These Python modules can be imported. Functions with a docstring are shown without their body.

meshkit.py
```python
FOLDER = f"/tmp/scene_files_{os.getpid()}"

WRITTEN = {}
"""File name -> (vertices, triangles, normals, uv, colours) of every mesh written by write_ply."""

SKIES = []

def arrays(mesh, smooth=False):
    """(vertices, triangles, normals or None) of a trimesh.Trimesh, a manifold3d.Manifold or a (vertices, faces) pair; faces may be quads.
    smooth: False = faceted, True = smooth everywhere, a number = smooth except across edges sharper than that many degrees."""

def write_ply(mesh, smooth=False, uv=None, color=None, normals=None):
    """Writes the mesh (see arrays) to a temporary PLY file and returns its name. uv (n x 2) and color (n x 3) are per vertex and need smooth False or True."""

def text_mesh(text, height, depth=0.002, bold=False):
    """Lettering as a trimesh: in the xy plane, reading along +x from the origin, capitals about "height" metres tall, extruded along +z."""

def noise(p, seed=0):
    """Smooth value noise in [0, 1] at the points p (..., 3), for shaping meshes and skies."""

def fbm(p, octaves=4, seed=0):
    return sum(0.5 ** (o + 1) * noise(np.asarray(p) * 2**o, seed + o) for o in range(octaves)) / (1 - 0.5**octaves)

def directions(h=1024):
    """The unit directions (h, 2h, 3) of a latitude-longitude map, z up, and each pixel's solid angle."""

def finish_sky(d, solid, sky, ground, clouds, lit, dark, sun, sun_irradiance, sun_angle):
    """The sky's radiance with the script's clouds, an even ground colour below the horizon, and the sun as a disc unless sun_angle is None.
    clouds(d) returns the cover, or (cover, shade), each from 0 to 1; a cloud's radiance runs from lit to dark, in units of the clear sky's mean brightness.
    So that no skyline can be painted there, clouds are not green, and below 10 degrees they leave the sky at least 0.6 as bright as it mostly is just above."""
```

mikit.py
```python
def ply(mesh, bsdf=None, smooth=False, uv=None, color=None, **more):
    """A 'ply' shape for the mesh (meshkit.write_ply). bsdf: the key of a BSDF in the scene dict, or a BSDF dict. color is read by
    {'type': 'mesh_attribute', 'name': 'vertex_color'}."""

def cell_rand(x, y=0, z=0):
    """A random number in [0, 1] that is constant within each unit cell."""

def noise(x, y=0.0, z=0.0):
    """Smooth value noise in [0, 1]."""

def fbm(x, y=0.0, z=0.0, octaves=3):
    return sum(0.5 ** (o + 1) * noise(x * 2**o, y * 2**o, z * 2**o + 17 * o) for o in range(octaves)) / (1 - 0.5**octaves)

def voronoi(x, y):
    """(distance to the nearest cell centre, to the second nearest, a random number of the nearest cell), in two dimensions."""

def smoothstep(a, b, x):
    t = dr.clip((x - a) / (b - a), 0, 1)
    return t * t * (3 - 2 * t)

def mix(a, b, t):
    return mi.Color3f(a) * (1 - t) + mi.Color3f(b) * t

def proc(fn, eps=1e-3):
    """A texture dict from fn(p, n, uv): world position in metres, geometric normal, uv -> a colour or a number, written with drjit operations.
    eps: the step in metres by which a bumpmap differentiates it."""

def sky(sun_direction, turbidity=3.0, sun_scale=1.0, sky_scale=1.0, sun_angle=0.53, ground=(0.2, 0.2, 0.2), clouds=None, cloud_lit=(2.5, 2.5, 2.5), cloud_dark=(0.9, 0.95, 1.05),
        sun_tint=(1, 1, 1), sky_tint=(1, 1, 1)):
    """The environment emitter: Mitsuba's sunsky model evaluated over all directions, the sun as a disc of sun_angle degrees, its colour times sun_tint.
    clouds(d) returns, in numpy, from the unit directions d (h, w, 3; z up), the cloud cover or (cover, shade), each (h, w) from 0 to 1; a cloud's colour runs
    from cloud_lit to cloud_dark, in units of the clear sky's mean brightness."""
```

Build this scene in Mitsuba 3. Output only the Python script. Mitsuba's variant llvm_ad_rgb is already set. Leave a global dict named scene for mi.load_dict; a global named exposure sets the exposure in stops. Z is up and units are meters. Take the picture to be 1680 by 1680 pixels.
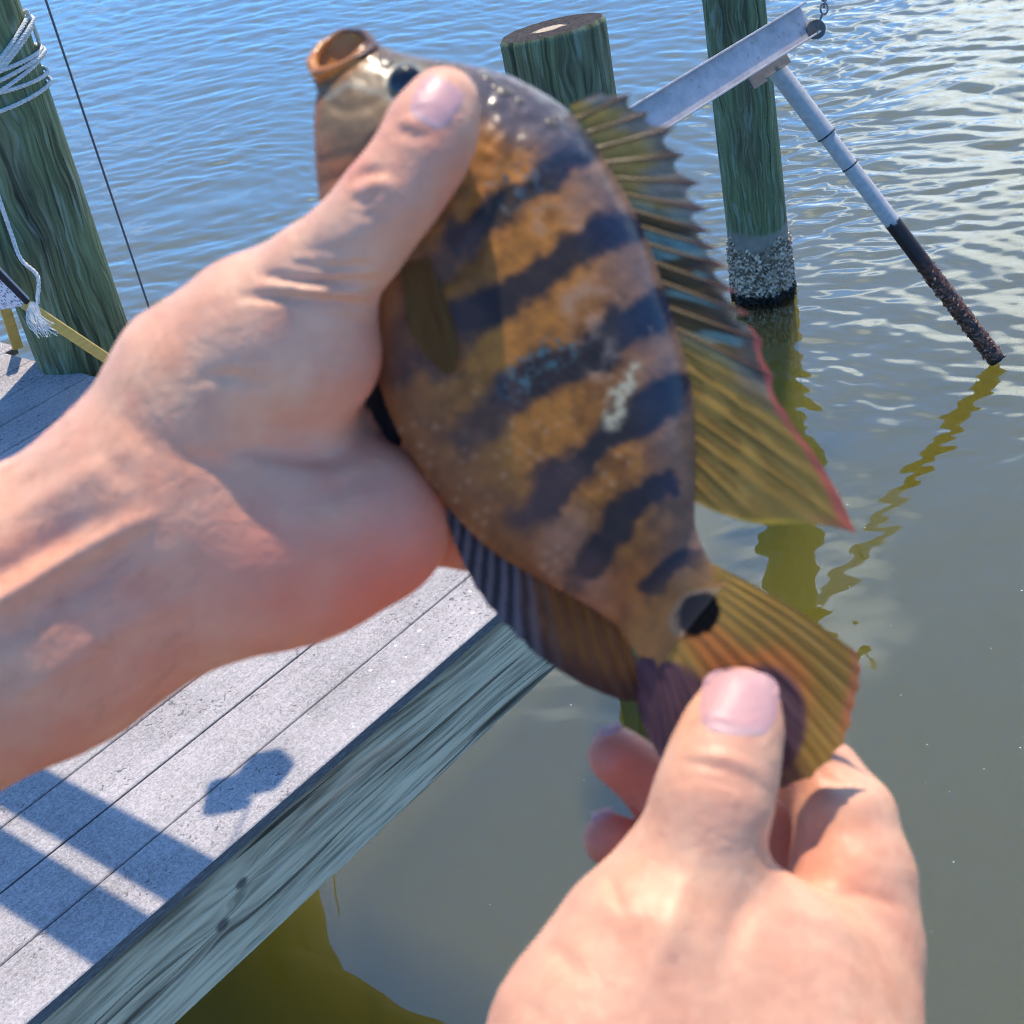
import math, random
import numpy as np, trimesh, drjit as dr, mitsuba as mi, mikit, meshkit
from mikit import proc, noise, fbm, smoothstep, mix

scene, labels = {}, {}
T = mi.ScalarTransform4f
rng = np.random.default_rng(7)

# ------------------------------------------------------------------ camera, sky, exposure
FOC = 2550.0 / 1680.0                                   # focal length over picture width
PITCH, ROLL = math.radians(31), math.radians(12)
EYE = np.array([0, 0, 1.75])                            # deck top is z = 0, water z = -1.3
FW = np.array([0, math.cos(PITCH), -math.sin(PITCH)])
_U = np.cross([1.0, 0, 0], FW)
CX = math.cos(ROLL) * np.array([1.0, 0, 0]) - math.sin(ROLL) * _U
CY = math.sin(ROLL) * np.array([1.0, 0, 0]) + math.cos(ROLL) * _U
scene['camera'] = {'type': 'thinlens', 'fov': math.degrees(2 * math.atan(0.5 / FOC)), 'fov_axis': 'x', 'aperture_radius': 0.0011, 'focus_distance': 3.3,
                   'near_clip': 0.02, 'far_clip': 3000.0,
                   'to_world': T().look_at(origin=EYE.tolist(), target=(EYE + FW).tolist(), up=CY.tolist())}
SUN_AZ, SUN_EL = math.radians(73), math.radians(70)
SUN = np.array([math.cos(SUN_EL) * math.cos(SUN_AZ), math.cos(SUN_EL) * math.sin(SUN_AZ), math.sin(SUN_EL)])


def cloud_cover(d):
    q = d / np.maximum(d[..., 2:3] + 0.25, 0.2)
    n = meshkit.fbm(np.stack([q[..., 0] * 2.2 + 3.1, q[..., 1] * 2.2 + 1.7, d[..., 2] * 0 + 4.0], -1), 5, 11)
    az = np.arctan2(d[..., 0], d[..., 1])
    bank = np.clip((az - 0.12) / 0.28, 0, 1) * np.clip((1.5 - az) / 0.5, 0, 1) * np.clip((0.72 - d[..., 2]) / 0.3, 0, 1)
    return np.clip((n - 0.63 + 0.36 * bank) * 5.0, 0, 0.92), np.clip((n - 0.62) * 3, 0, 0.6)


scene['sky'] = mikit.sky(SUN.tolist(), turbidity=2.2, sky_scale=1.38, clouds=cloud_cover, cloud_lit=(3.3, 3.8, 4.3), cloud_dark=(1.4, 1.6, 1.8), sky_tint=(0.45, 0.97, 1.42))
exposure = 1.82


# ------------------------------------------------------------------ helpers
def tag(key, label=None, category=None, group=None, kind=None):
    labels[key] = {k: v for k, v in dict(label=label, category=category, group=group, kind=kind).items() if v}


def numbered(key):
    if key not in scene:
        return key
    i = 1
    while f'{key}_{i:03d}' in scene:
        i += 1
    return f'{key}_{i:03d}'


def obj(key, mesh, bsdf, smooth=False, uv=None, color=None):
    key = numbered(key)
    scene[key] = mikit.ply(mesh, bsdf, smooth, uv=uv, color=color)
    return key


def join(ms):
    return trimesh.util.concatenate(ms)


def unit(v):
    v = np.asarray(v, float)
    return v / np.linalg.norm(v)


def frame_box(c, ax, ay, az, sx, sy, sz, bevel=0.0):
    """A box with centre c, unit axes and full sizes; bevel chamfers its edges."""
    if bevel > 0:
        pts = []
        for a in (-1, 1):
            for b in (-1, 1):
                for e in (-1, 1):
                    h = np.array([sx, sy, sz]) / 2
                    for k in range(3):
                        q = h - bevel
                        q[k] = h[k]
                        pts.append(q * [a, b, e])
        m = trimesh.convex.convex_hull(np.array(pts))
    else:
        m = trimesh.creation.box([sx, sy, sz])
    M = np.eye(4)
    M[:3, 0], M[:3, 1], M[:3, 2], M[:3, 3] = ax, ay, az, c
    m.apply_transform(M)
    return m


def tube(path, r, seg=10, cap=True):
    path = np.asarray(path, float)
    n = len(path)
    r = np.broadcast_to(np.asarray(r, float), (n,))
    tan = np.gradient(path, axis=0)
    tan /= np.linalg.norm(tan, axis=1, keepdims=True) + 1e-12
    a = np.cross(tan[0], [0.31, 0.17, 0.93] if abs(tan[0][2]) < 0.9 else [1, 0, 0])
    a /= np.linalg.norm(a)
    ring, th = [], np.arange(seg) * 2 * np.pi / seg
    for i in range(n):
        a = a - tan[i] * (a @ tan[i])
        a /= np.linalg.norm(a)
        b = np.cross(tan[i], a)
        ring.append(path[i] + r[i] * (np.cos(th)[:, None] * a + np.sin(th)[:, None] * b))
    v = np.vstack(ring)
    f = []
    for i in range(n - 1):
        for j in range(seg):
            k = (j + 1) % seg
            f += [[i * seg + j, i * seg + k, (i + 1) * seg + k], [i * seg + j, (i + 1) * seg + k, (i + 1) * seg + j]]
    if cap:
        v = np.vstack([v, path[0], path[-1]])
        for j in range(seg):
            k = (j + 1) % seg
            f += [[len(v) - 2, k, j], [len(v) - 1, (n - 1) * seg + j, (n - 1) * seg + k]]
    return trimesh.Trimesh(v, np.array(f), process=False)


def grid_faces(n, m, wrap=False):
    i, j = np.meshgrid(np.arange(n - 1), np.arange(m if wrap else m - 1), indexing='ij')
    k = (j + 1) % m
    a, b, c, d = i * m + j, i * m + k, (i + 1) * m + k, (i + 1) * m + j
    return np.vstack([np.stack([a, b, c], -1).reshape(-1, 3), np.stack([a, c, d], -1).reshape(-1, 3)])


def spline(x, y, t):
    from scipy.interpolate import PchipInterpolator
    return PchipInterpolator(np.asarray(x, float), np.asarray(y, float))(t)


def bsdf(key, d, two=True):
    scene[key] = {'type': 'twosided', 'bsdf': d} if two else d
    return key


def principled(color, rough=0.5, spec=0.5, bump=None, bscale=1.0, eps=1e-3, **more):
    d = {'type': 'principled', 'base_color': color if isinstance(color, dict) else {'type': 'rgb', 'value': list(color)},
         'roughness': rough, 'specular': spec, **more}
    if bump is not None:
        d = {'type': 'bumpmap', 'arbitrary': proc(bump, eps), 'scale': bscale, 'bsdf': d}
    return d


# ------------------------------------------------------------------ dock directions
DA = np.array([0.7096, 0.7046, 0.0])     # along the deck boards
DN = np.array([0.7046, -0.7096, 0.0])    # across them, towards the open water
DZ = np.array([0, 0, 1.0])
EDGE, DECK_END = -1.853, 2.19            # offset of the deck edge along DN, of the deck end along DA


def on_dock(a, n, z):
    return DA * a + DN * n + DZ * z


# ------------------------------------------------------------------ materials of the setting
def deck_fn(p, n, uv):
    a = p.x * 0.7096 + p.y * 0.7046
    c = p.x * 0.7046 - p.y * 0.7096
    board = mikit.cell_rand(dr.floor((c + 20.0) / 0.1437), 3)
    grain = fbm(a * 14, c * 260, p.z * 200, 3)
    speck = noise(p.x * 620, p.y * 620, p.z * 620)
    speck2 = noise(p.x * 260, p.y * 260, p.z * 260 + 9)
    blot = fbm(p.x * 7, p.y * 7, 2.0, 4)
    v = 0.325 + 0.09 * (grain - 0.5) + 0.20 * (speck - 0.5) + 0.16 * (speck2 - 0.5) + 0.16 * (blot - 0.5) + 0.05 * (board - 0.5)
    pit = smoothstep(0.80, 0.9, noise(p.x * 170 + 3, p.y * 170, 1.0)) * smoothstep(0.5, 0.7, noise(p.x * 11, p.y * 11, 5.0))
    v = v * (1 - 0.55 * pit)
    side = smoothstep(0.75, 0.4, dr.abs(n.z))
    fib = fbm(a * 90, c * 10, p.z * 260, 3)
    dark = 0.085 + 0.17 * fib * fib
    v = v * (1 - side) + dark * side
    return mi.Color3f(v * 1.03, v * 0.99, v * 0.99)


bsdf('deck_material', principled(proc(deck_fn), 0.75, 0.3, bump=lambda p, n, uv: fbm(p.x * 420, p.y * 420, p.z * 420, 2), bscale=0.0012, eps=0.0006))


def fascia_h(a, z):
    w = noise(a * 3.0, z * 9, 3.3) * 0.05 + noise(a * 1.1, z * 3, 1.3) * 0.06
    for (ka, kz, kr) in ((0.958, -0.150, 0.020), (1.02, -0.105, 0.018), (0.35, -0.16, 0.03), (0.42, -0.09, 0.02)):
        r2 = ((a - ka) / (3.2 * kr)) ** 2 + ((z - kz) / kr) ** 2
        w = w + dr.exp(-r2) * (z - kz) * 1.6
    zz = z + w
    return zz, fbm(a * 9, zz * 150, 0.0, 4), fbm(a * 3.5, zz * 48, 7.0, 4)


def fascia_fn(p, n, uv):
    a = p.x * 0.7096 + p.y * 0.7046
    zz, fine, coarse = fascia_h(a, p.z)
    v = 0.17 + 0.45 * smoothstep(0.25, 0.72, 0.5 * fine + 0.5 * coarse + 0.06)
    crack = smoothstep(0.62, 0.74, fbm(a * 2.6, zz * 95, 21.0, 4))
    v = v * (1 - 0.7 * crack)
    brown = smoothstep(0.52, 0.72, fbm(a * 3.1, zz * 20, 31.0, 3)) * smoothstep(0.3, 0.6, noise(a * 2.3, 1.0, 4.0))
    col = mix([1.0, 0.81, 0.54], [0.95, 0.58, 0.36], brown * 0.8) * v * 1.2
    for (ka, kz, kr) in ((0.958, -0.150, 0.020), (1.02, -0.105, 0.018), (0.35, -0.16, 0.03)):
        r = dr.sqrt(((a - ka) / 1.4) ** 2 + (p.z - kz) ** 2)
        ring = smoothstep(kr * 0.75, kr * 0.3, r)
        col = mix(col, mi.Color3f(0.055, 0.035, 0.028) + 0.08 * fine, ring * 0.85)
    wet = smoothstep(-0.075, -0.035, p.z + 0.02 * (noise(a * 9, 2.0) - 0.5))
    return col * (1 - 0.35 * wet)


def fascia_bump(p, n, uv):
    a = p.x * 0.7096 + p.y * 0.7046
    zz, fine, coarse = fascia_h(a, p.z)
    return fine + 0.6 * coarse


bsdf('fascia_material', principled(proc(fascia_fn), 0.8, 0.25, bump=fascia_bump, bscale=0.007, eps=0.001))


def pile_fn(p, n, uv):
    # uv.x: angle in metres round the pile, uv.y: height
    x, z = uv.x, uv.y
    w = noise(x * 9, z * 3.2, 2.0) * 0.030 + noise(x * 24, z * 10, 5.0) * 0.020 + noise(x * 60, z * 26, 8.0) * 0.006
    g1 = fbm((x + w) * 120, z * 6.0, 1.0, 4)
    g2 = fbm((x + w) * 260, z * 9.0, 6.0, 3)
    v = smoothstep(0.25, 0.75, 0.55 * g1 + 0.45 * g2)
    col = mix([0.080, 0.102, 0.048], [0.190, 0.235, 0.112], v)
    brown = smoothstep(0.5, 0.75, fbm(x * 7, z * 2.0, 13.0, 4))
    col = mix(col, mi.Color3f(0.13, 0.12, 0.075) * (0.35 + v), brown * 0.6)
    pale = smoothstep(0.58, 0.76, fbm((x + w) * 80, z * 9, 23.0, 3))
    col = mix(col, [0.26, 0.33, 0.25], pale * 0.5)
    crack = smoothstep(0.66, 0.72, fbm((x + w) * 60, z * 1.8, 33.0, 2))
    return col * (1 - 0.55 * crack)


def pile_bump(p, n, uv):
    x, z = uv.x, uv.y
    w = noise(x * 9, z * 3.2, 2.0) * 0.030 + noise(x * 24, z * 10, 5.0) * 0.020 + noise(x * 60, z * 26, 8.0) * 0.006
    return fbm((x + w) * 120, z * 6.0, 1.0, 4) + 0.5 * fbm((x + w) * 260, z * 9.0, 6.0, 3)


bsdf('pile_material', principled(proc(pile_fn), 0.7, 0.3, bump=pile_bump, bscale=0.0035, eps=0.001))


def tide_pile_fn(p, n, uv):
    col = pile_fn(p, n, uv)
    g = fbm(uv.x * 30, uv.y * 26, 3.0, 4)
    col = mix(col, mi.Color3f(0.25, 0.235, 0.19) * (0.55 + 0.8 * g), smoothstep(-0.945, -0.985, uv.y + 0.05 * (g - 0.5)))
    crust = fbm(uv.x * 110, uv.y * 110, 3.0, 3)
    col = mix(col, mi.Color3f(0.34, 0.27, 0.19) * (0.3 + 0.7 * smoothstep(0.2, 0.75, crust)), smoothstep(-1.02, -1.05, uv.y + 0.04 * (g - 0.5)))
    return mix(col, [0.010, 0.010, 0.008], smoothstep(-1.245, -1.275, uv.y + 0.05 * (g - 0.5)))


bsdf('tide_pile_material', principled(proc(tide_pile_fn), 0.7, 0.3, bump=pile_bump, bscale=0.0035, eps=0.001))


def barnacle_fn(p, n, uv):
    g = noise(p.x * 90, p.y * 90, p.z * 90)
    col = mix([0.20, 0.15, 0.10], [0.74, 0.60, 0.45], smoothstep(0.25, 0.8, g))
    return mix(col, [0.012, 0.012, 0.010], smoothstep(-1.24, -1.27, p.z + 0.03 * (g - 0.5)))


bsdf('barnacle_material', principled(proc(barnacle_fn), 0.6, 0.4))


def cut_top_fn(p, n, uv):
    x, y = uv.x, uv.y                                   # metres from the pith
    r = dr.sqrt(x * x + y * y)
    rr = r + 0.012 * (noise(x * 18, y * 18, 1.0) - 0.5)
    ring = 0.5 + 0.5 * dr.sin(rr * 900)
    speck = fbm(x * 150, y * 150, 2.0, 3)
    v = 0.028 + 0.04 * ring * speck + 0.06 * (speck - 0.4)
    col = mi.Color3f(v * 1.05, v * 0.98, v * 1.0)
    pale = smoothstep(0.036, 0.022, dr.sqrt((x / 1.35 + 0.006) ** 2 + (y / 1.1 + 0.005) ** 2) + 0.016 * (fbm(x * 55, y * 55, 8.0, 3) - 0.5))
    return mix(col, mi.Color3f(0.46, 0.39, 0.29) * (0.75 + 0.5 * speck), pale)


bsdf('cut_top_material', principled(proc(cut_top_fn), 0.85, 0.2, bump=lambda p, n, uv: fbm(uv.x * 120, uv.y * 120, 2.0, 3) + 0.3 * dr.sin(dr.sqrt(uv.x ** 2 + uv.y ** 2) * 900), bscale=0.002, eps=0.001))
bsdf('rope_material', principled(proc(lambda p, n, uv: mix([0.50, 0.50, 0.46], [0.74, 0.74, 0.70], noise(p.x * 160, p.y * 160, p.z * 160))), 0.8, 0.2))


def metal_fn(p, n, uv):
    g = fbm(p.x * 26, p.y * 26, p.z * 26, 4)
    f = noise(p.x * 300, p.y * 300, p.z * 300)
    col = mix([0.33, 0.33, 0.35], [0.43, 0.43, 0.45], smoothstep(0.2, 0.8, g)) * (0.9 + 0.2 * f)
    return mix(col, [0.20, 0.15, 0.10], 0.5 * smoothstep(0.66, 0.8, fbm(p.x * 40 + 5, p.y * 40, p.z * 40, 4)))


bsdf('aluminium_material', principled(proc(metal_fn), 0.45, 0.5, metallic=0.35))
bsdf('bracket_material', principled(proc(lambda p, n, uv: mix([0.10, 0.088, 0.076], [0.20, 0.18, 0.16], fbm(p.x * 40, p.y * 40, p.z * 40, 3))), 0.5, 0.5, metallic=0.3))
bsdf('steel_material', principled(proc(lambda p, n, uv: mix([0.10, 0.10, 0.11], [0.34, 0.34, 0.35], noise(p.x * 130, p.y * 130, p.z * 130))), 0.4, 0.5, metallic=0.7))
bsdf('bright_bolt_material', principled((0.75, 0.76, 0.78), 0.3, 0.5, metallic=0.9))
bsdf('cable_material', principled((0.17, 0.15, 0.16), 0.5, 0.4))


def pole_fn(p, n, uv):
    s = uv.y                                            # metres from the upper end
    g = fbm(p.x * 60, p.y * 60, p.z * 60, 4)
    white = mi.Color3f(0.47, 0.46, 0.45) * (0.8 + 0.4 * g)
    rust = mix([0.030, 0.014, 0.010], [0.16, 0.055, 0.030], smoothstep(0.35, 0.7, fbm(p.x * 75, p.y * 75, p.z * 75 + 4, 4)))
    rust = mix(rust, [0.30, 0.20, 0.15], 0.75 * smoothstep(0.62, 0.72, fbm(p.x * 130, p.y * 130, p.z * 130, 2)) * smoothstep(0.86, 1.05, s))
    black = mix(mi.Color3f(0.022, 0.014, 0.014), rust, smoothstep(0.80, 0.88, s))
    col = mix(white, black, smoothstep(0.655, 0.665, s + 0.03 * (g - 0.5)))
    return mix(col, [0.014, 0.013, 0.010], smoothstep(1.25, 1.27, s))


bsdf('pole_material', principled(proc(pole_fn), 0.5, 0.4))
bsdf('rust_material', principled(proc(lambda p, n, uv: mix([0.08, 0.03, 0.02], [0.42, 0.24, 0.16], smoothstep(0.4, 0.75, noise(p.x * 110, p.y * 110, p.z * 110)))), 0.7, 0.3))
bsdf('mark_material', principled((0.06, 0.06, 0.065), 0.6, 0.3))
bsdf('yellow_material', principled(proc(lambda p, n, uv: mix([0.50, 0.33, 0.07], [0.66, 0.47, 0.13], fbm(p.x * 30, p.y * 30, p.z * 130, 3))), 0.4, 0.5))


def cloth_fn(p, n, uv):
    d1, _, c = mikit.voronoi(p.x * 70 + p.z * 60, p.y * 50 + p.z * 75)
    return mix([0.10, 0.12, 0.18], [0.62, 0.64, 0.70], smoothstep(0.18, 0.3, d1))


bsdf('cloth_material', principled(proc(cloth_fn), 0.9, 0.1))
bsdf('strap_material', principled((0.02, 0.022, 0.028), 0.6, 0.3))
bsdf('timber_material', principled(proc(lambda p, n, uv: mix([0.16, 0.15, 0.10], [0.32, 0.30, 0.22], fbm(p.x * 12, p.y * 12, p.z * 90, 3))), 0.8, 0.2))


# ------------------------------------------------------------------ water
def water_height(x, y):
    r = np.random.default_rng(21)
    dist = np.hypot(x, y)
    gain = np.clip((dist - 3.6) / 5.0, 0, 1) ** 1.1 * np.exp(-np.clip(dist - 18, 0, None) / 12)
    swell = meshkit.noise(np.stack([x * 0.35, y * 0.35, x * 0 + 2], -1), 5)
    h = np.zeros_like(x)
    wx = (meshkit.noise(np.stack([x * 0.9, y * 0.9, x * 0], -1), 3) - 0.5) * 0.55
    wy = (meshkit.noise(np.stack([x * 0.9, y * 0.9, x * 0 + 9], -1), 4) - 0.5) * 0.55
    step = 0.013 + 0.003 * np.clip(y - 5, 0, None)
    for k in range(64):
        lam = 0.065 * (0.62 / 0.065) ** (r.random() ** 1.2)
        az = math.radians(66) + r.normal() * 0.55
        amp = 0.0029 * lam * (1.25 if lam < 0.14 else 1 if lam < 0.26 else 0.42)
        ph = r.random() * 6.283
        s = (x + wx) * math.cos(az) + (y + wy) * math.sin(az)
        q = np.sin(2 * np.pi / lam * s + ph)
        g = gain if lam < 0.28 else 0.22 + 0.78 * gain
        g = g * np.clip(lam / step / 3 - 0.3, 0, 1)
        h += amp * g * (q + 0.25 * np.cos(2 * (2 * np.pi / lam * s + ph)))
    return h * (0.65 + 0.7 * swell) + 0.0009 * (meshkit.fbm(np.stack([x * 2.2, y * 2.2, x * 0], -1), 3, 8) - 0.5) * 6


def water_grid(x0, x1, y0, y1, step):
    nx, ny = int((x1 - x0) / step) + 1, int((y1 - y0) / step) + 1
    x, y = np.meshgrid(np.linspace(x0, x1, nx), np.linspace(y0, y1, ny), indexing='ij')
    return x, y, nx, ny


# one sheet: rows get coarser with distance
ys = list(-3.0 - 0.25 * (1.35 ** np.arange(28) - 1)[::-1] / 0.35)
while ys[-1] < 2500:
    y = ys[-1]
    ys.append(y + (0.25 if y < 1.4 else 0.013 if y < 5 else 0.013 + 0.003 * (y - 5) if y < 18 else 0.052 + 0.12 * (y - 18)))
ys = np.array(ys)
tt = np.linspace(-1, 1, 620)
xx = np.sign(tt) * (0.55 * np.abs(tt) + 0.45 * np.abs(tt) ** 3)
WX = 0.25 + xx[None, :] * np.where(ys > 20, 11.1 + (ys - 20) * 1.3, np.where(ys < -3.1, 1.9 + (-3 - ys) * 3, 1.9 + 0.46 * np.clip(ys, 0, None)))[:, None] * 1.25
WY = np.repeat(ys[:, None], len(tt), 1)
WH = water_height(WX, WY)
wv = np.stack([WX.ravel(), WY.ravel(), -1.3 + WH.ravel()], 1)
wf = grid_faces(len(ys), len(tt))
scene['murk'] = {'type': 'homogeneous', 'albedo': {'type': 'rgb', 'value': [0.46, 0.425, 0.075]}, 'sigma_t': 1.4}
scene['water_material'] = {'type': 'thindielectric', 'int_ior': 1.72}
k = obj('water', (wv, wf), 'water_material', True)
scene[k]['interior'] = {'type': 'ref', 'id': 'murk'}
tag('water', kind='structure')
bed = trimesh.creation.box([5200, 5200, 1.0])
bed.apply_translation([0, 0, -3.9])
bsdf('mud_material', principled(proc(lambda p, n, uv: mix([0.05, 0.045, 0.02], [0.09, 0.08, 0.04], fbm(p.x * 2, p.y * 2, 0.0, 3))), 0.9, 0.1))
obj('muddy_bed', bed, 'mud_material')
tag('muddy_bed', kind='structure')

# ------------------------------------------------------------------ dock
PITCH_B, GAP = 0.1437, 0.0035
tag('dock', 'grey composite plank dock with weathered wooden fascia board along its edge', 'dock')
pile_l = np.array([-1.1386, 4.3254])
lp_a, lp_n = pile_l @ DA[:2], pile_l @ DN[:2]
for i in range(17):
    n1 = EDGE - i * PITCH_B
    n0 = n1 - PITCH_B + GAP
    end = DECK_END + rng.uniform(-0.004, 0.004)
    cuts = [(-1.6, end)]
    if n0 < lp_n + 0.155 and n1 > lp_n - 0.155:
        cuts = [(-1.6, min(lp_a - 0.10, end))]
    for a0, a1 in cuts:
        zc = -0.0125 + rng.uniform(-0.0006, 0.0006)
        m = frame_box(on_dock((a0 + a1) / 2, (n0 + n1) / 2, zc), DA, -DN, DZ, a1 - a0, n1 - n0, 0.025, 0.0022)
        k = obj('dock__deck_board', m, 'deck_material')
fz0, fz1 = -0.034, -0.252
m = frame_box(on_dock(0.285, EDGE - 0.020 - 0.019, (fz0 + fz1) / 2), DA, -DN, DZ, 3.77, 0.038, fz0 - fz1, 0.003)
obj('dock__fascia_board', m, 'fascia_material')
m = frame_box(on_dock(DECK_END - 0.05, EDGE - 1.25, (fz0 + fz1) / 2), -DN, DA, DZ, 2.3, 0.038, fz0 - fz1, 0.003)
obj('dock__end_board', m, 'fascia_material')
for a in (-1.3, -0.7, -0.1, 0.5, 1.1, 1.7):
    obj('dock__joist', frame_box(on_dock(a, EDGE - 1.26, -0.145), -DN, DA, DZ, 2.36, 0.038, 0.21), 'timber_material')


# ------------------------------------------------------------------ pilings
def piling(key, xy, r, z0, z1, mat, seed, taper=0.0, top_tilt=(0, 0)):
    nh, ns = 260, 120
    th = np.arange(ns + 1) * 2 * np.pi / ns
    z = np.linspace(z0, z1, nh)
    A, Z = np.meshgrid(th, z)
    P = np.stack([np.cos(A) * 3, np.sin(A) * 3, Z * 1.2], -1)
    rr = r * (1 + taper * (z1 - Z)) + 0.010 * (meshkit.fbm(P, 3, seed) - 0.5)
    Q = np.stack([np.cos(A) * 14, np.sin(A) * 14, Z * 1.5 + seed], -1)
    rr += 0.004 * (meshkit.fbm(Q, 3, seed + 3) - 0.5)
    x, y = np.cos(A) * rr, np.sin(A) * rr
    wgt = np.clip((Z - (z1 - 0.3)) / 0.3, 0, 1)
    ZZ = Z + wgt * (x * top_tilt[0] + y * top_tilt[1])
    edge = np.clip((Z - (z1 - 0.012)) / 0.012, 0, 1)
    x, y = x * (1 - 0.05 * edge ** 2), y * (1 - 0.05 * edge ** 2)
    v = np.stack([xy[0] + x, xy[1] + y, ZZ], -1).reshape(-1, 3)
    uv = np.stack([A * r + seed, ZZ], -1).reshape(-1, 2)
    obj(key + '__shaft', (v, grid_faces(nh, ns + 1)[:, ::-1][:, [0, 2, 1]]), mat, True, uv=uv)
    # the sawn top
    n = 24
    q = np.linspace(0, 1, n)
    bx, by = x[-1], y[-1]
    tv = np.stack([np.outer(q, bx), np.outer(q, by)], -1).reshape(-1, 2)
    h = z1 + tv[:, 0] * top_tilt[0] + tv[:, 1] * top_tilt[1]
    obj(key + '__sawn_top', (np.column_stack([tv + xy, h]), grid_faces(n, ns + 1)), 'cut_top_material', True, uv=tv)


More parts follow.
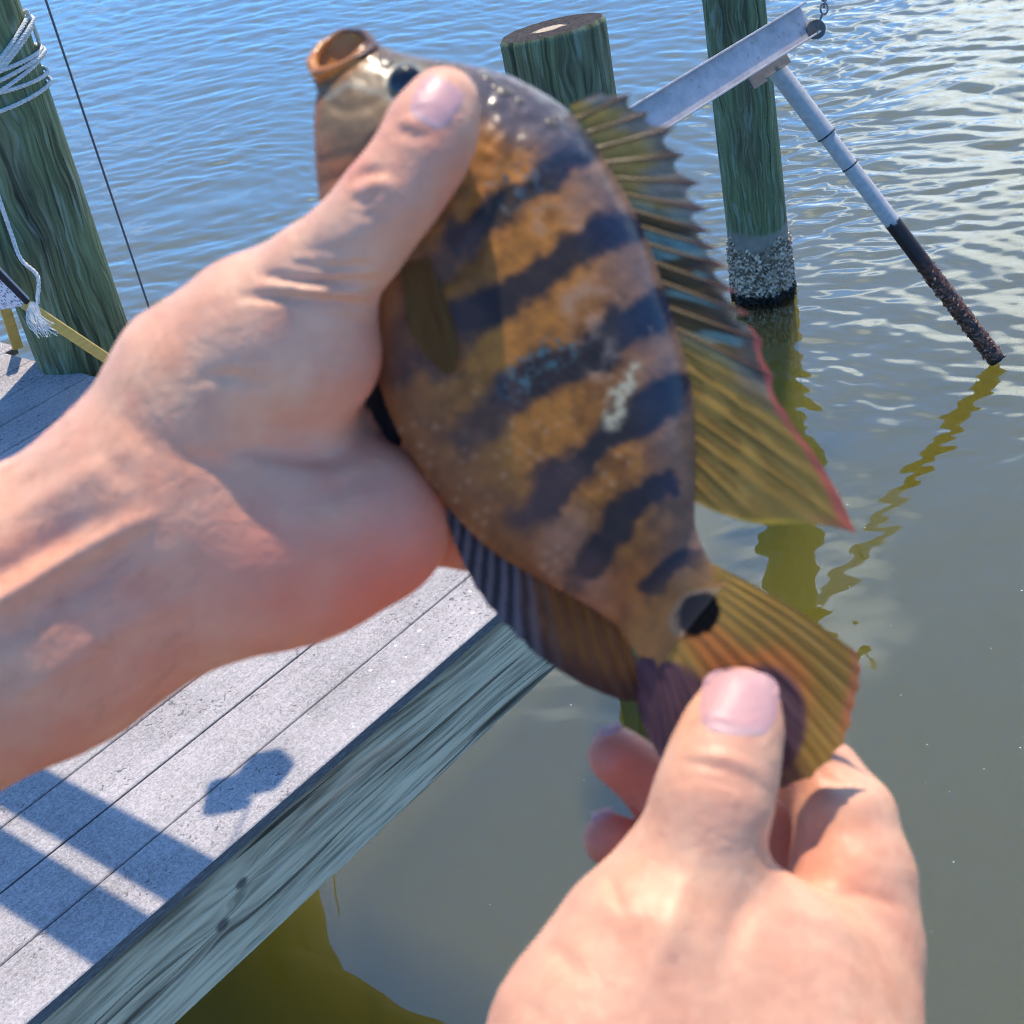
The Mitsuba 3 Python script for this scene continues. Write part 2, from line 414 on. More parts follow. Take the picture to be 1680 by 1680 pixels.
piling('wooden_piling', pile_l, 0.1455, -2.2, 1.55, 'pile_material', 1)
tag('wooden_piling', 'green wooden piling wrapped with white rope at the deck corner', 'piling', 'green dock pilings')
pile_c = np.array([0.369, 4.152])
piling('wooden_piling_001', pile_c, 0.142, -2.2, 0.69, 'pile_material', 5, 0.012, (0.05, -0.10))
tag('wooden_piling_001', 'short green piling with sawn grey top and pale heartwood patch', 'piling', 'green dock pilings')
pile_r = np.array([1.348, 6.539])
piling('wooden_piling_002', pile_r, 0.125, -2.2, 3.0, 'tide_pile_material', 9, 0.018)
tag('wooden_piling_002', 'green piling with a barnacle band at the waterline behind the metal beam', 'piling', 'green dock pilings')
bms = []
for k in range(1900):
    th = rng.uniform(0, 2 * np.pi)
    z = -1.03 - 0.05 * math.sin(th * 3 + 1) * 0.5 - 0.03 * math.sin(th * 7) - 0.28 * rng.random() ** 0.8
    s = rng.uniform(0.006, 0.0145) * (0.7 + 0.5 * min(1, (-1.0 - z) / 0.1))
    m = trimesh.creation.cylinder(s * 0.7, s * 1.3, sections=6)
    v = m.vertices
    v[:, :2] *= np.where(v[:, 2:] > 0, 0.45, 1.1)
    v += rng.normal(0, s * 0.16, v.shape)
    d = np.array([math.cos(th), math.sin(th), rng.normal() * 0.3])
    a = unit(d + rng.normal(0, 0.3, 3))
    b = unit(np.cross(a, [0.2, 0.3, 1]))
    M = np.eye(4)
    M[:3, 0], M[:3, 1], M[:3, 2] = b, np.cross(a, b), a
    M[:3, 3] = [pile_r[0] + math.cos(th) * 0.140, pile_r[1] + math.sin(th) * 0.140, z]
    m.apply_transform(M)
    bms.append(m)
obj('wooden_piling_002__barnacle_crust', join(bms), 'barnacle_material')
tag('wooden_piling_002__barnacle_crust', 'crust of pale barnacles around the waterline', kind='stuff')


# ------------------------------------------------------------------ rope on the left piling
def rope_mesh(path, r, twist=0.035, seg=6):
    path = np.asarray(path, float)
    d = np.r_[0, np.cumsum(np.linalg.norm(np.diff(path, axis=0), axis=1))]
    n = max(8, int(d[-1] / (twist / 9)))
    s = np.linspace(0, d[-1], n)
    c = np.stack([np.interp(s, d, path[:, k]) for k in range(3)], 1)
    tan = np.gradient(c, axis=0)
    tan /= np.linalg.norm(tan, axis=1, keepdims=True)
    a = np.cross(tan, [0.13, 0.21, 0.97])
    bad = np.linalg.norm(a, axis=1) < 0.2
    a[bad] = np.cross(tan[bad], [1, 0, 0])
    a /= np.linalg.norm(a, axis=1, keepdims=True)
    b = np.cross(tan, a)
    out = []
    for k in range(3):
        ph = 2 * np.pi * (s / twist + k / 3)
        out.append(tube(c + 0.5 * r * (np.cos(ph)[:, None] * a + np.sin(ph)[:, None] * b), r * 0.56, seg))
    return join(out)


view_az = math.atan2(-pile_l[1], -pile_l[0])            # side of the piling that faces the viewer


def wrap(zr, slope, a0=-2.0, a1=2.2, bulge=0.0):
    th = np.linspace(a0, a1, 60)                        # 0 faces the viewer, +1.57 is its right edge
    R = 0.1455 + 0.007 + bulge * np.exp(-((th - 1.5) / 0.6) ** 2)
    z = zr + slope * 0.15 * (np.sin(th) - 1)
    return np.stack([pile_l[0] + R * np.cos(view_az + th), pile_l[1] + R * np.sin(view_az + th), z], 1)


for zr, sl, bu in ((0.962, 0.66, 0.004), (0.946, 0.62, 0.013), (0.932, 0.58, 0.004), (0.868, 0.02, 0.010), (0.852, 0.26, 0.006), (0.860, 0.14, 0.016),
                   (0.806, -0.06, 0.005), (0.780, 0.08, 0.005)):
    obj('dock_rope__turn', rope_mesh(wrap(zr, sl, bulge=bu), 0.0058), 'rope_material', 40)
th_ = np.linspace(1.25, 1.75, 14)
up = np.stack([pile_l[0] + 0.160 * np.cos(view_az + th_), pile_l[1] + 0.160 * np.sin(view_az + th_), np.linspace(0.98, 0.84, 14)], 1)
obj('dock_rope__turn', rope_mesh(up, 0.0058), 'rope_material', 40)


def pix(u, v, d):
    """The point d metres from the eye on the sight line through (u, v) of the 1680-wide photograph."""
    return EYE + d * unit(FW + CX * ((u - 840) / 2550) + CY * ((840 - v) / 2550))


def smooth_path(pts, n=50):
    pts = np.asarray(pts, float)
    from scipy.interpolate import CubicSpline
    t = np.r_[0, np.cumsum(np.linalg.norm(np.diff(pts, axis=0), axis=1))]
    return CubicSpline(t, pts)(np.linspace(0, t[-1], n))


hang = smooth_path([pix(-12, 290, 4.28), pix(4, 342, 4.28), pix(24, 400, 4.29), pix(40, 432, 4.29), pix(60, 450, 4.29), pix(63, 475, 4.29), pix(62, 498, 4.29)], 60)
obj('dock_rope__hanging_line', rope_mesh(hang, 0.0056), 'rope_material', 40)
tail = []
for k in range(60):
    e = pix(rng.uniform(58, 96), rng.uniform(530, 556), 4.27)
    s0 = pix(rng.uniform(48, 62), 500 + rng.uniform(-6, 6), 4.28)
    mid = (s0 + e) / 2 + CX * rng.normal(-0.012, 0.008) + CY * rng.normal(0, 0.006)
    tail.append(tube(smooth_path([s0, mid, e], 8), [0.0014] * 6 + [0.001, 0.0005], 4))
obj('dock_rope__frayed_end', join(tail), 'rope_material')
tag('dock_rope__frayed_end', 'frayed strands at the end of the rope', kind='stuff')
tag('dock_rope', 'white twisted rope coiled round the left piling with a frayed hanging end', 'rope')

# ------------------------------------------------------------------ folding stool by the left piling
f2, t2 = pix(238, 630, 4.53), pix(40, 498, 4.34)


def slat(a, b, w, t, mat, key):
    x = unit(b - a)
    y = unit(np.cross(x, EYE - a))
    return obj(key, frame_box((a + b) / 2, x, y, np.cross(x, y), np.linalg.norm(b - a), w, t, 0.003), mat)


slat(f2, t2, 0.030, 0.022, 'yellow_material', 'folding_stool__leg')
slat(pix(29, 570, 4.97), pix(-8, 455, 4.80), 0.033, 0.022, 'yellow_material', 'folding_stool__leg')
a, b, c, d = pix(46, 499, 4.335), pix(-30, 402, 4.25), pix(-70, 450, 4.6), pix(-20, 510, 4.6)
g = np.linspace(0, 1, 14)
S, Q = np.meshgrid(g, g, indexing='ij')
cl = (1 - S)[..., None] * ((1 - Q)[..., None] * a + Q[..., None] * d) + S[..., None] * ((1 - Q)[..., None] * b + Q[..., None] * c)
cl[..., 2] -= 0.03 * np.sin(np.pi * S) * np.sin(np.pi * Q)
cv = cl.reshape(-1, 3)
cm = trimesh.Trimesh(np.vstack([cv, cv - [0, 0, 0.003]]), np.vstack([grid_faces(14, 14), grid_faces(14, 14)[:, ::-1] + 196]), process=False)
obj('folding_stool__cloth_seat', cm, 'cloth_material', 40)
slat(pix(46, 497, 4.325), pix(-40, 412, 4.24), 0.016, 0.010, 'strap_material', 'folding_stool__strap')
slat(pix(48, 492, 4.322), pix(-40, 399, 4.235), 0.008, 0.006, 'aluminium_material', 'folding_stool__rail')
tag('folding_stool', 'yellow legged folding stool with pale patterned cloth beside the roped piling', 'stool')

# thin cable behind the left hand
c1 = np.array([-1.445, 6.828, -1.36])
obj('cable', tube(np.linspace(c1, pix(75, 0, 6.3) + (pix(75, 0, 6.3) - c1) * 0.3, 12), 0.0048, 8), 'cable_material', True)
tag('cable', 'thin dark cable running down into the water right of the roped piling', 'cable')

# ------------------------------------------------------------------ boat lift beam, bracket, pulley, chain and pole
w_dir = unit(DN * 0.050 - DZ * 0.088)
m_dir = unit(np.cross(DA, w_dir))
if m_dir @ (EYE - np.array([1.3, 5.1, 0.3])) < 0:
    m_dir = -m_dir
BE = pix(1322, 1, 6.100)                                   # upper corner at the far end
BL, BW = 3.2, 0.126
mid = BE - DA * BL / 2
obj('lift_beam__web', frame_box(mid + w_dir * BW / 2 - m_dir * 0.036, DA, w_dir, m_dir, BL, BW, 0.006, 0.001), 'aluminium_material')
for s, nm in ((0.004, 'flange'), (BW - 0.004, 'flange')):
    obj('lift_beam__flange', frame_box(mid + w_dir * s - m_dir * 0.0155, DA, w_dir, m_dir, BL - 0.002, 0.008, 0.035, 0.0015), 'aluminium_material')
BR = pix(1268, 92, 6.056)
down = unit(w_dir + 0.15 * m_dir)
obj('lift_beam__bracket', join([
    frame_box(BR + w_dir * 0.020 - DA * 0.02, DA, w_dir, m_dir, 0.19, 0.069, 0.007, 0.001),
    frame_box(BR + w_dir * 0.020 - DA * 0.02 - m_dir * 0.075, DA, w_dir, m_dir, 0.165, 0.064, 0.007, 0.001),
    frame_box(BR + w_dir * 0.053 - DA * 0.035 - m_dir * 0.036, DA, w_dir, m_dir, 0.155, 0.006, 0.090, 0.001)]), 'bracket_material')
obj('lift_beam__bracket_plate', frame_box(BR - DA * 0.155 + w_dir * 0.035 + m_dir * 0.004, DA, w_dir, m_dir, 0.095, 0.062, 0.006, 0.001), 'bracket_material')
obj('lift_beam__bracket_plate', frame_box(BR + DA * 0.052 + w_dir * 0.012 - m_dir * 0.066, DA, w_dir, m_dir, 0.083, 0.066, 0.006, 0.001), 'steel_material')
bolt = trimesh.creation.cylinder(0.008, 0.03, sections=6)
nut = trimesh.creation.cylinder(0.014, 0.010, sections=6)
M = np.eye(4)
M[:3, 0], M[:3, 1], M[:3, 2] = DA, m_dir, -w_dir
M[:3, 3] = pix(1275, 72, 6.033)
for q in (bolt, nut):
    q.apply_transform(M)
obj('lift_beam__bolt', join([bolt, nut]), 'bright_bolt_material')
wheel = trimesh.creation.revolve(np.array([[0.0, -0.016], [0.034, -0.016], [0.036, -0.012], [0.030, 0], [0.036, 0.012], [0.034, 0.016], [0.0, 0.016]]), sections=28)
M = np.eye(4)
axis = unit(EYE - pix(1340, 48, 6.100) + DN * 1.5)
bb = unit(np.cross(axis, DZ))
M[:3, 0], M[:3, 1], M[:3, 2], M[:3, 3] = bb, np.cross(axis, bb), axis, pix(1338, 48, 6.100)
wheel.apply_transform(M)
obj('lift_beam__pulley', wheel, 'bracket_material', 30)
obj('lift_beam__pulley__pin', tube([pix(1340, 55, 6.067), pix(1345, 35, 6.056), pix(1349, 24, 6.056)], 0.004, 8), 'steel_material', True)


def link(c, ax, nx, L, W, r):
    t = np.linspace(0, 2 * np.pi, 25)
    p = c + np.outer(np.sign(np.cos(t)) * np.abs(np.cos(t)) ** 0.8 * L / 2, ax) + np.outer(np.sin(t) * W / 2, nx)
    return tube(p, r, 7, cap=False)


top = pix(1352, 14, 6.056)
for k in range(9):
    nx = CX if k % 2 == 0 else FW
    obj('lift_beam__chain_link', link(top + CY * (0.024 * k if k else 0.0), CY, nx, 0.040, 0.026, 0.0036), 'steel_material', True)
P0, P1 = pix(1271, 110, 6.211), np.array([2.020, 5.415, -1.283])
PL = np.linalg.norm(P1 - P0)
pd = unit(P1 - P0)
sN, sA = 150, 28
th = np.arange(sA + 1) * 2 * np.pi / sA
s = np.linspace(0, PL, sN)
e1 = unit(np.cross(pd, EYE - P0))
e2 = np.cross(pd, e1)
SS, AA = np.meshgrid(s, th, indexing='ij')
R = np.where(SS < 0.326, 0.0385, 0.0325) + 0.010 * np.clip((SS / PL - 0.64) / 0.1, 0, 1) * (meshkit.fbm(np.stack([np.cos(AA) * 3, np.sin(AA) * 3, SS * 40], -1), 3, 4) - 0.45)
V = P0 + SS[..., None] * pd + R[..., None] * (np.cos(AA)[..., None] * e1 + np.sin(AA)[..., None] * e2)
V = np.vstack([V.reshape(-1, 3), P1[None]])
F = grid_faces(sN, sA + 1)
F = np.vstack([F, [[len(V) - 1, (sN - 1) * (sA + 1) + j, (sN - 1) * (sA + 1) + j + 1] for j in range(sA)]])
uvp = np.vstack([np.stack([AA * 0.03, SS * 1.28 / PL], -1).reshape(-1, 2), [[0, 1.28]]])
obj('lift_beam__support_pole', (V, F), 'pole_material', True, uv=uvp)
for s0, r0, w0 in ((0.323, 0.0393, 0.007), (0.475, 0.0334, 0.006)):
    c = P0 + pd * s0
    obj('lift_beam__support_pole__dark_ring', tube([c, c + pd * w0], r0, 24), 'mark_material', 30)
flakes = []
for k in range(130):
    q = 0.66 + 0.34 * rng.random() ** 0.8
    a_ = rng.uniform(0, 2 * np.pi)
    c = P0 + pd * PL * q + 0.0325 * (math.cos(a_) * e1 + math.sin(a_) * e2)
    f = trimesh.creation.icosphere(1, rng.uniform(0.003, 0.009))
    f.vertices *= 1 + rng.normal(0, 0.2, f.vertices.shape)
    f.apply_translation(c)
    flakes.append(f)
obj('lift_beam__support_pole__rust_scale', join(flakes), 'rust_material')
tag('lift_beam__support_pole__rust_scale', kind='stuff')
tag('lift_beam__support_pole', 'white support pole with rusted lower half', None)
tag('lift_beam', 'grey metal channel beam with bracket, pulley and rusty pole over the water', 'boat lift beam')

# ------------------------------------------------------------------ overhead rail that throws the striped shadow (just out of frame)
hz = 1.45
off = SUN * (hz / SUN[2])


def rail_at(a0, a1, n0, n1, z, th_):
    c = on_dock((a0 + a1) / 2, (n0 + n1) / 2, 0) + SUN * (z / SUN[2])
    return frame_box(c, -DN, DA, DZ, abs(n1 - n0), a1 - a0, th_, 0.003)


obj('overhead_rail__board', rail_at(0.868, 0.972, -1.2, -3.6, hz, 0.03), 'timber_material')
obj('overhead_rail__board', rail_at(0.715, 0.828, -1.2, -3.6, hz, 0.03), 'timber_material')
obj('overhead_rail__spacer', rail_at(0.8275, 0.8685, -2.365, -2.47, hz, 0.028), 'timber_material')
obj('overhead_rail__spacer', rail_at(0.8275, 0.8685, -2.60, -3.6, hz, 0.028), 'timber_material')
bc = on_dock(1.113, -1.905, 0) + SUN * (1.62 / SUN[2])  # added unseen shape, made up to cast the rounded shadow on the planks
caster_body = trimesh.creation.revolve(np.array([[0, -0.055], [0.044, -0.05], [0.062, -0.03], [0.068, 0.01], [0.058, 0.04], [0.026, 0.055], [0, 0.058]]), sections=6)
caster_body.apply_scale([0.85, 0.85, 1.2])
caster_body.apply_translation(bc + DA * 0.060 - DN * 0.035)
arm_ = frame_box(bc - DA * 0.015 - DN * 0.050, unit(DN + 0.9 * DA), unit(DA - 0.9 * DN), DZ, 0.085, 0.10, 0.02, 0.012)
post = tube([bc, bc + [0, 0, 0.3], bc - DA * 0.02 + [0, 0, 1.2]], 0.003, 6)
obj('blob_shadow_caster__body', caster_body, 'timber_material', 40)
obj('blob_shadow_caster__bracket', arm_, 'timber_material')
obj('blob_shadow_caster__cord', post, 'rope_material')
tag('blob_shadow_caster', 'unseen made-up body above the frame, shaped to cast a rounded shadow on the planks', 'float')
tag('overhead_rail', 'slotted rail above the frame casting the striped shadow across the planks', 'rail')


# ================================================================== the catch: fish, arms
# Points of the catch are given as (u, v, z): u, v are widths of the 1680-wide plan of the fish plane half a metre in front of the eye,
# z is millimetres in front of that plane, so depth is real; everything is solid and about 5 plan units to the millimetre.
D0 = 490.0


def at(u, v, z=0.0):
    u, v, z = np.broadcast_arrays(np.asarray(u, float), np.asarray(v, float), np.asarray(z, float))
    return np.stack([(u - 840) / 2550 * (D0 - z), (840 - v) / 2550 * (D0 - z), z], -1)


def plan(p):
    k = 2550 / (D0 - p[..., 2])
    return 840 + p[..., 0] * k, 840 - p[..., 1] * k


def to_world(p):
    p = np.asarray(p, float) / 1000.0
    return EYE + FW * (D0 / 1000) + p[..., 0:1] * CX + p[..., 1:2] * CY - p[..., 2:3] * FW


def mm(r_plan, z):
    return r_plan * (D0 - z) / 2550


# ------------------------------------------------------------------ organic solids: smooth unions of tapered limbs, surfaced
class Solid:
    def __init__(self, lo, hi, h):
        self.h, self.lo = h, np.asarray(lo, float)
        n = np.ceil((np.asarray(hi, float) - self.lo) / h).astype(int) + 1
        self.n = n
        g = [(self.lo[k] + np.arange(n[k]) * h).astype(np.float32) for k in range(3)]
        self.X, self.Y, self.Z = g[0][:, None, None], g[1][None, :, None], g[2][None, None, :]
        self.F = np.full(n, 1e3, np.float32)

    def limb(self, a, b, ra, rb, flat=None, k=1.0):
        a, b = np.asarray(a, np.float32), np.asarray(b, np.float32)
        d = b - a
        px, py, pz = self.X - a[0], self.Y - a[1], self.Z - a[2]
        t = np.clip((px * d[0] + py * d[1] + pz * d[2]) / max(float(d @ d), 1e-6), 0, 1)
        qx, qy, qz = px - t * d[0], py - t * d[1], pz - t * d[2]
        q2 = qx * qx + qy * qy + qz * qz
        if flat is not None:
            f = np.asarray(flat, np.float32) / np.linalg.norm(flat)
            w = qx * f[0] + qy * f[1] + qz * f[2]
            q2 = q2 + w * w * np.float32(1 / k ** 2 - 1)
        return (np.sqrt(q2) - (ra + t * (rb - ra))) * np.float32(1.0 if flat is None else (1 + k) / 2)

    def surface(self):
        F, n = self.F, self.n
        s = F < 0
        c = np.zeros(n - 1, np.uint8)
        for i in (0, 1):
            for j in (0, 1):
                for k in (0, 1):
                    c += s[i:n[0] - 1 + i, j:n[1] - 1 + j, k:n[2] - 1 + k]
        cells = np.argwhere((c > 0) & (c < 8))
        idx = np.full(n - 1, -1, np.int64)
        idx[tuple(cells.T)] = np.arange(len(cells))
        acc, cnt = np.zeros((len(cells), 3)), np.zeros(len(cells))
        corners = [(i, j, k) for i in (0, 1) for j in (0, 1) for k in (0, 1)]
        for p in corners:
            for ax in range(3):
                if p[ax]:
                    continue
                q = list(p)
                q[ax] = 1
                f0, f1 = F[tuple((cells + p).T)], F[tuple((cells + q).T)]
                m = (f0 < 0) != (f1 < 0)
                t = f0[m] / (f0[m] - f1[m])
                pos = np.tile(np.array(p, float), (m.sum(), 1))
                pos[:, ax] += t
                acc[m] += pos
                cnt[m] += 1
        v = self.lo + (cells + acc / cnt[:, None]) * self.h
        faces = []
        for ax in range(3):
            b, c2 = [(1, 2), (2, 0), (0, 1)][ax]
            sl0, sl1 = [slice(1, -1)] * 3, [slice(1, -1)] * 3
            sl0[ax], sl1[ax] = slice(0, -1), slice(1, None)
            s0, s1 = s[tuple(sl0)], s[tuple(sl1)]
            e = np.argwhere(s0 != s1)
            base = e + 1
            base[:, ax] -= 1
            sgn = s0[tuple(e.T)]

            def cell(db, dc):
                q = base.copy()
                q[:, b] += db
                q[:, c2] += dc
                return idx[tuple(q.T)]
            quad = np.stack([cell(-1, -1), cell(0, -1), cell(0, 0), cell(-1, 0)], 1)
            quad = np.where(sgn[:, None], quad, quad[:, ::-1])
            faces += [quad[:, [0, 1, 2]], quad[:, [0, 2, 3]]]
        return trimesh.Trimesh(v, np.vstack(faces), process=False)


def smin(a, b, k):
    h = np.clip(0.5 + 0.5 * (b - a) / k, 0, 1)
    return b + (a - b) * h - k * h * (1 - h)


class Arm:
    """Collects limbs in plan coordinates; add() blends a chain into the body."""

    def __init__(self, lo, hi, h=1.3):
        self.s = Solid(lo, hi, h)

    def chain(self, pts, k=4.0, flat=None, fk=1.0):
        """pts: (u, v, z, r) with r in plan units."""
        out = None
        for p, q in zip(pts[:-1], pts[1:]):
            d = self.s.limb(at(*p[:3]), at(*q[:3]), mm(p[3], p[2]), mm(q[3], q[2]), flat, fk)
            out = d if out is None else smin(out, d, k)
        return out

    def add(self, d, k):
        self.s.F = smin(self.s.F, d, np.float32(k))


def creases(m, lines):
    """Pushes skin in (or out) along polylines of the plan, on the faces turned to the viewer: (points, depth mm, width plan units)."""
    v = m.vertices.copy()
    n = m.vertex_normals
    u_, v_ = plan(v)
    face = np.clip(n[:, 2] * 2.2, 0, 1)
    for pts, depth, w in lines:
        pts = np.asarray(pts, float)
        if len(pts) > 2:
            pts = smooth_path(np.column_stack([pts, np.zeros(len(pts))]), 14)[:, :2]
        near = (u_ > pts[:, 0].min() - 4 * w) & (u_ < pts[:, 0].max() + 4 * w) & (v_ > pts[:, 1].min() - 4 * w) & (v_ < pts[:, 1].max() + 4 * w)
        q = np.stack([u_[near], v_[near]], 1)
        best, tb = np.full(len(q), 1e9), np.zeros(len(q))
        for i, (a, b) in enumerate(zip(pts[:-1], pts[1:])):
            d = b - a
            t = np.clip(((q - a) @ d) / (d @ d), 0, 1)
            r = np.linalg.norm(q - a - t[:, None] * d, axis=1)
            tb = np.where(r < best, (i + t) / (len(pts) - 1), tb)
            best = np.minimum(best, r)
        amt = 1.35 * depth * np.exp(-(best / w) ** 2) * np.sin(np.pi * np.clip(tb * 0.9 + 0.05, 0, 1)) ** 0.6 * face[near]
        v[near] -= n[near] * amt[:, None]
    return trimesh.Trimesh(v, m.faces, process=False)


def skin_detail(m, seed):
    v, n = m.vertices, m.vertex_normals
    a = meshkit.fbm(v * 0.16, 3, seed) - 0.5
    b = meshkit.fbm(v * 0.05, 2, seed + 4) - 0.5
    return trimesh.Trimesh(v + n * (a * 0.35 + b * 0.9)[:, None], m.faces, process=False)


TAN = [(560, 850, 110), (250, 640, 90), (420, 800, 60), (1130, 1480, 90), (60, 1100, 120)]


def skin_color(m, red, seed, tan=0.0):
    """Vertex colours: skin mottling and the regions reddened for flush and for painted warm shade, each (u, v, z, radius plan units, strength)."""
    v = m.vertices
    u_, v_ = plan(v)
    base = np.tile([0.70, 0.372, 0.232], (len(v), 1))
    mot = meshkit.fbm(v * 0.09, 4, seed)[:, None] - 0.5
    fin_ = meshkit.fbm(v * 0.45, 2, seed + 2)[:, None] - 0.5
    tw = np.zeros(len(v))
    for (a, b, r) in TAN:
        tw = np.maximum(tw, np.exp(-(((u_ - a) / r) ** 2 + ((v_ - b) / (0.7 * r)) ** 2)))
    tw = (tw * 0.6 * (0.6 + 0.8 * meshkit.fbm(v * 0.08, 3, seed + 6)))[:, None]
    base = base * (1 - tw) + np.array([0.66, 0.40, 0.24]) * tw
    base *= 1 + mot * [0.20, 0.55, 0.60] + fin_ * [0.10, 0.20, 0.22]
    w = np.zeros(len(v))
    for (a, b, z, r, s) in red:
        w = np.maximum(w, s * np.exp(-(((u_ - a) / r) ** 2 + ((v_ - b) / r) ** 2 + ((v[:, 2] - z) * 5.2 / (1.6 * r)) ** 2)))
    w = np.clip(w + 0.25 * (meshkit.fbm(v * 0.045, 3, seed + 9) - 0.5), 0, 1)[:, None]
    return np.clip(base * (1 - w) + np.array([0.70, 0.165, 0.100]) * w, 0, 1)


def skin_bump(p, n, uv):
    a = p.x * 1.0 + p.y * 0.12
    b = p.z * 0.85 - p.y * 0.5
    w = 0.4 * fbm(p.x * 300, p.y * 300, p.z * 300, 2)
    f1, f2, _ = mikit.voronoi(a * 620 + w, b * 620 + w)
    g1, g2, _ = mikit.voronoi(a * 260 + b * 90 + w, b * 330 - a * 60)
    return 0.9 * fbm(p.x * 330, p.y * 330, p.z * 330, 2) + 0.9 * dr.minimum(f2 - f1, 0.35) + 1.3 * dr.minimum(g2 - g1, 0.22)


bsdf('skin_material', {'type': 'bumpmap', 'arbitrary': proc(skin_bump, 0.0004), 'scale': 0.00028,
                       'bsdf': {'type': 'principled', 'base_color': {'type': 'mesh_attribute', 'name': 'vertex_color'}, 'roughness': 0.46, 'specular': 0.45, 'sheen': 0.25, 'sheen_tint': 0.5}})
bsdf('nail_material', {'type': 'principled', 'base_color': {'type': 'mesh_attribute', 'name': 'vertex_color'}, 'roughness': 0.42, 'specular': 0.4})


def nail(key, m, c, ax, L, W, z_lift=0.45, white=0.0, tip_curve=0.35):
    """A nail plate lying on the finger's surface: centre c and axis direction ax in the plan, length and width in plan units."""
    from scipy.spatial import cKDTree
    ax = np.asarray(ax, float) / np.linalg.norm(ax)
    bx = np.array([-ax[1], ax[0]])
    nu, nv = 26, 22
    s, t = np.meshgrid(np.linspace(-1, 1, nu), np.linspace(-1, 1, nv), indexing='ij')
    half = np.sqrt(np.clip(1 - np.abs(s) ** 4.0, 0.0, 1)) * 0.85 + 0.15
    q = np.array(c) + (s * L / 2)[..., None] * ax + (t * half * W / 2)[..., None] * bx
    u_, v_ = plan(m.vertices)
    keep = m.vertex_normals[:, 2] > 0.02
    tree = cKDTree(np.stack([u_[keep], v_[keep]], 1))
    dist, i = tree.query(q.reshape(-1, 2), k=10)
    zs = m.vertices[keep][:, 2][i]
    w = 1 / (dist + 1.0)
    zmax = zs.max(1, keepdims=True)
    w = w * np.exp(-((zs - zmax) / 2.0) ** 2)
    z = (zs * w).sum(1) / w.sum(1)
    edge = np.maximum(np.abs(s), np.abs(t)).ravel()
    z = z + z_lift * np.clip((1.06 - edge) / 0.22, 0, 1) - 0.25
    p = at(q.reshape(-1, 2)[:, 0], q.reshape(-1, 2)[:, 1], z)
    ss = s.ravel()[:, None]
    col = np.tile([0.58, 0.33, 0.315], (len(p), 1))
    lun = np.clip((-ss - 0.62) / 0.25, 0, 1)
    col = col * (1 - 0.5 * lun) + np.array([0.72, 0.55, 0.50]) * 0.5 * lun
    tipw = np.clip((ss + 0.2) / 0.5, 0, 1) * white
    col = col * (1 - tipw) + np.array([0.70, 0.56, 0.47]) * tipw
    f = grid_faces(nu, nv)
    tri = np.cross(p[f[:, 1]] - p[f[:, 0]], p[f[:, 2]] - p[f[:, 0]])
    if tri[:, 2].sum() < 0:
        f = f[:, ::-1]
    obj(key, (to_world(p), f), 'nail_material', True, color=col)


def emit_arm(key, m, col):
    obj(key, (to_world(m.vertices), m.faces), 'skin_material', True, color=col)


# ---- left arm: forearm from the left edge, thumb over the fish's cheek, fingers behind it
LA = Arm([-305, -145, -72], [30, 160, 68], 1.35)
zf = np.array([0, 0, 1.0])
body = LA.chain([(-900, 1560, -10, 275), (-300, 1205, -4, 232), (60, 1000, 0, 228), (235, 895, 0, 215)], 12, zf, 0.80)
LA.add(body, 1)
LA.add(LA.chain([(240, 900, 0, 205), (430, 880, -2, 182), (520, 868, -4, 165), (612, 858, -8, 128)], 8, zf, 0.80), 12)           # heel of the hand
LA.add(LA.chain([(250, 800, 4, 165), (335, 640, 6, 148), (420, 562, 12, 130), (505, 578, 14, 122)], 8), 14)                       # ball of the thumb
LA.add(LA.chain([(330, 760, -6, 150), (470, 690, -14, 110), (560, 700, -24, 90)], 8), 10)                                        # palm between
thumb = LA.chain([(440, 548, 14, 118), (520, 462, 24, 92), (588, 392, 32, 76), (632, 336, 36, 71), (662, 300, 36, 70)], 6)
thumb = smin(thumb, LA.chain([(650, 312, 36, 70), (692, 250, 36, 73), (712, 205, 35, 69), (728, 168, 34, 57)], 5), 5)
LA.add(thumb, 9)
for (a, b, c, d) in (((585, 760, -24, 66), (700, 640, -42, 60), (840, 420, -44, 54), (930, 330, -36, 46)),
                     ((600, 800, -26, 66), (740, 720, -46, 60), (900, 530, -48, 54), (1010, 430, -38, 46)),
                     ((610, 840, -26, 62), (760, 800, -46, 58), (940, 640, -48, 52), (1050, 540, -38, 44)),
                     ((600, 870, -24, 58), (770, 880, -40, 52), (930, 760, -42, 46), (1020, 690, -34, 40))):
    LA.add(LA.chain([a, b, c, d], 5), 6)
la = LA.s.surface()
trimesh.smoothing.filter_taubin(la, iterations=8)
la = skin_detail(la, 3)
